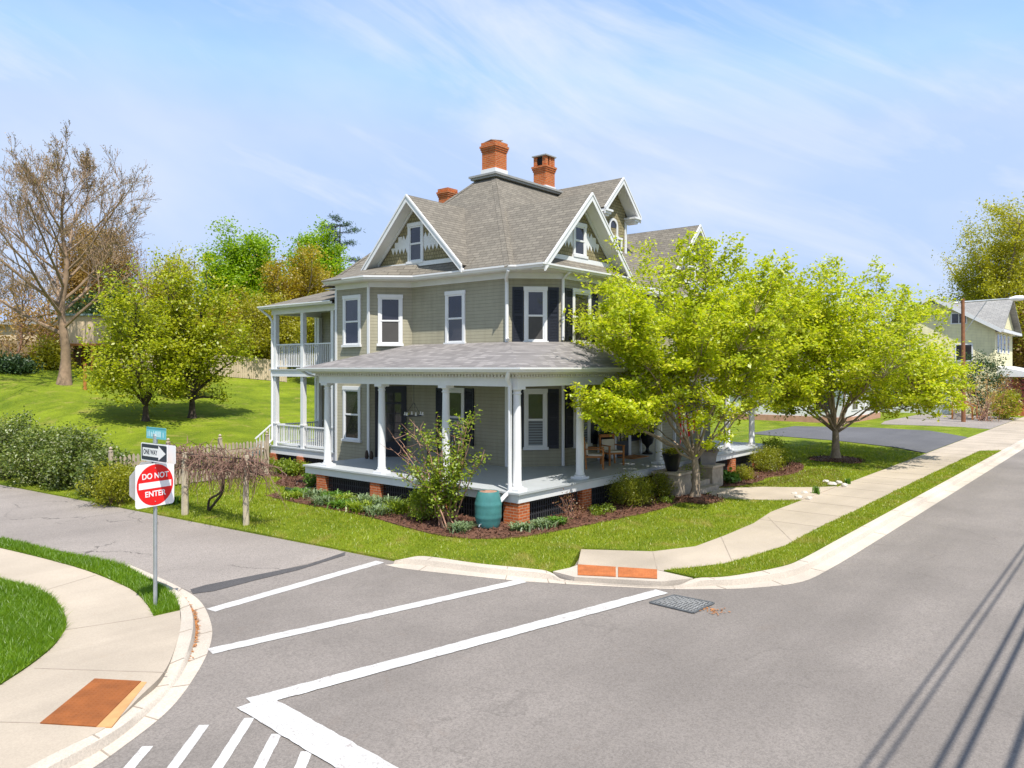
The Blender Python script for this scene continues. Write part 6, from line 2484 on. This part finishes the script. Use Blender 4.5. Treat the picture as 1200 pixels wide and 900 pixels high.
# low white house behind the second lime tree
WX, WY = 43.5, 4.5
t = Thing('white_house', 'low white house with brick base seen under the second lime green tree', 'house', (WX+4, WY+4, -.1))
mb = MB()
mb.box(WX, WX+9, WY, WY+9, .45, 3.2)
mb.build('wall', WHITE, t)
mb = MB()
mb.box(WX-.05, WX+9.05, WY-.05, WY+9.05, -.4, .449)
mb.build('foundation', mat('pink_brick_base', (.46, .26, .18), .85, .15), t)
mb = MB()
roofpoly(mb, [(WX-.5, WY-.5, 3.2), (WX+9.5, WY-.5, 3.2), (WX+6, WY+4.5, 4.6), (WX+3.5, WY+4.5, 4.6)], .1)
roofpoly(mb, [(WX-.5, WY-.5, 3.2), (WX+3.5, WY+4.5, 4.6), (WX-.5, WY+9.5, 3.2)], .1)
roofpoly(mb, [(WX+9.5, WY-.5, 3.2), (WX+9.5, WY+9.5, 3.2), (WX+6, WY+4.5, 4.6)], .1)
roofpoly(mb, [(WX+9.5, WY+9.5, 3.2), (WX-.5, WY+9.5, 3.2), (WX+3.5, WY+4.5, 4.6), (WX+6, WY+4.5, 4.6)], .1)
mb.build('roof', GROOF, t)
WL_ = Wall((WX, WY+9), (WX, WY))
WF_ = Wall((WX, WY), (WX+9, WY))
for c in (1.6, 4.5, 7.3):
    simplewin(WL_, c, 1.2, 1.0, 2.3, t)
for c in (2, 6.5):
    simplewin(WF_, c, 1.3, 1.0, 2.3, t)

# overhead cables along the street; only their shadows fall in the picture
for i, (y_, z_, r_) in enumerate(((-14.04, 7.4, .022), (-14.2, 7.42, .022), (-14.50, 7.1, .034), (-14.40, 6.5, .038), (-14.72, 6.3, .045))):
    mb = MB()
    pts = []
    for k in range(41):
        x_ = -48 + 96*k/40
        pts.append((x_, y_, z_ + .55*((x_/48)**2) - .0))
    mb.tube(pts, r_, 6)
    tag(mb.build('overhead_cable', SIGNK), 'black overhead cable along the street, casting a thin shadow line on the asphalt', 'cable', 'overhead cables along the street')
for i, x_ in enumerate((-48, 48)):
    t = Thing('utility_pole', 'brown wooden utility pole carrying the cables at the street side', 'utility pole', (x_, -14.2, ZR), group='utility poles along the street')
    mb = MB()
    mb.tube([(x_, -14.35, ZR-.3), (x_, -14.35, 9.2)], [.17, .12], 10)
    mb.build('pole', POLEW, t, True)
    mb = MB()
    mb.box(x_-.06, x_+.06, -15.2, -13.5, 7.85, 7.97)
    mb.build('crossarm', POLEW, t)
# ------------------------------------------------------------------ light, sky, camera
sc_ = bpy.context.scene
SUN = V((-.49, -.87, 0)).normalized()
EL = math.radians(61)
sd = V((SUN.x*math.cos(EL), SUN.y*math.cos(EL), math.sin(EL)))
sun = bpy.data.lights.new('sun', 'SUN')
sun.energy = 3.55
sun.angle = math.radians(.5)
sun.color = (1, .955, .88)
so = link(bpy.data.objects.new('sun', sun))
so.rotation_euler = sd.to_track_quat('Z', 'Y').to_euler()
so.location = (-10, -20, 40)
w = bpy.data.worlds.new('World')
sc_.world = w
w.use_nodes = True
nt = w.node_tree
nt.nodes.clear()
out = nt.nodes.new('ShaderNodeOutputWorld')
bg = nt.nodes.new('ShaderNodeBackground')
sky = nt.nodes.new('ShaderNodeTexSky')
sky.sky_type = 'NISHITA'
sky.sun_disc = False
sky.sun_elevation = EL
sky.sun_rotation = math.atan2(sd.x, sd.y)
sky.air_density = 1.0
sky.dust_density = .6
sky.ozone_density = 1.5
tc = nt.nodes.new('ShaderNodeTexCoord')
def cloud(rot, scl, ns, det, lo_, hi_, amt, dist=.25):
    mp = nt.nodes.new('ShaderNodeMapping')
    mp.vector_type = 'TEXTURE'
    mp.inputs['Rotation'].default_value = (0, math.radians(rot), math.radians(-50.2))
    mp.inputs['Scale'].default_value = scl
    nt.links.new(tc.outputs['Generated'], mp.inputs[0])
    n1 = nt.nodes.new('ShaderNodeTexNoise')
    n1.inputs['Scale'].default_value = ns
    n1.inputs['Detail'].default_value = det
    n1.inputs['Roughness'].default_value = .58
    n1.inputs['Distortion'].default_value = dist
    nt.links.new(mp.outputs[0], n1.inputs['Vector'])
    r1 = nt.nodes.new('ShaderNodeValToRGB')
    r1.color_ramp.elements[0].position = lo_
    r1.color_ramp.elements[0].color = (0, 0, 0, 1)
    r1.color_ramp.elements[1].position = hi_
    r1.color_ramp.elements[1].color = (amt, amt, amt, 1)
    nt.links.new(n1.outputs[0], r1.inputs[0])
    return r1.outputs[0]
c1 = cloud(14, (1.1, .6, .42), 1.8, 5, .45, .80, .5)
c2 = cloud(26, (.85, .40, .17), 2.0, 8, .50, .74, .7, .5)
ad = nt.nodes.new('ShaderNodeMix')
ad.data_type = 'RGBA'
ad.blend_type = 'SCREEN'
ad.inputs[0].default_value = 1
nt.links.new(c1, ad.inputs[6])
nt.links.new(c2, ad.inputs[7])
class r1:
    outputs = [ad.outputs[2]]
mx = nt.nodes.new('ShaderNodeMix')
mx.data_type = 'RGBA'
nt.links.new(r1.outputs[0], mx.inputs[0])
lim = nt.nodes.new('ShaderNodeMix')
lim.data_type = 'RGBA'
lim.blend_type = 'DARKEN'
lim.inputs[0].default_value = 1
nt.links.new(sky.outputs[0], lim.inputs[6])
lim.inputs[7].default_value = (1.82, 2.38, 3.5, 1)
nt.links.new(lim.outputs[2], mx.inputs[6])
CLOUD = (2.9, 3.1, 3.4, 1)
mx.inputs[7].default_value = CLOUD
nt.links.new(mx.outputs[2], bg.inputs[0])
bg.inputs[1].default_value = .15
nt.links.new(bg.outputs[0], out.inputs[0])

cam = bpy.data.cameras.new('camera')
cam.sensor_width = 36
cam.lens = 36*FPX/1200
cam.shift_y = -18/1200
cam.clip_end = 5000
co = link(bpy.data.objects.new('camera', cam))
co.location = (CAMX, CAMY, CAMZ)
co.rotation_euler = (math.radians(90), 0, math.atan2(UX, UY) - math.radians(0) - math.pi/2 + 0)
# the camera looks along (UY, UX) in plan
co.rotation_euler = (math.radians(90), 0, math.atan2(UX, UY) - math.pi/2)
sc_.camera = co
vs = sc_.view_settings
vs.view_transform = 'Standard'
vs.look = 'None'
vs.gamma = 1
vs.exposure = .98
vs.use_curve_mapping = False
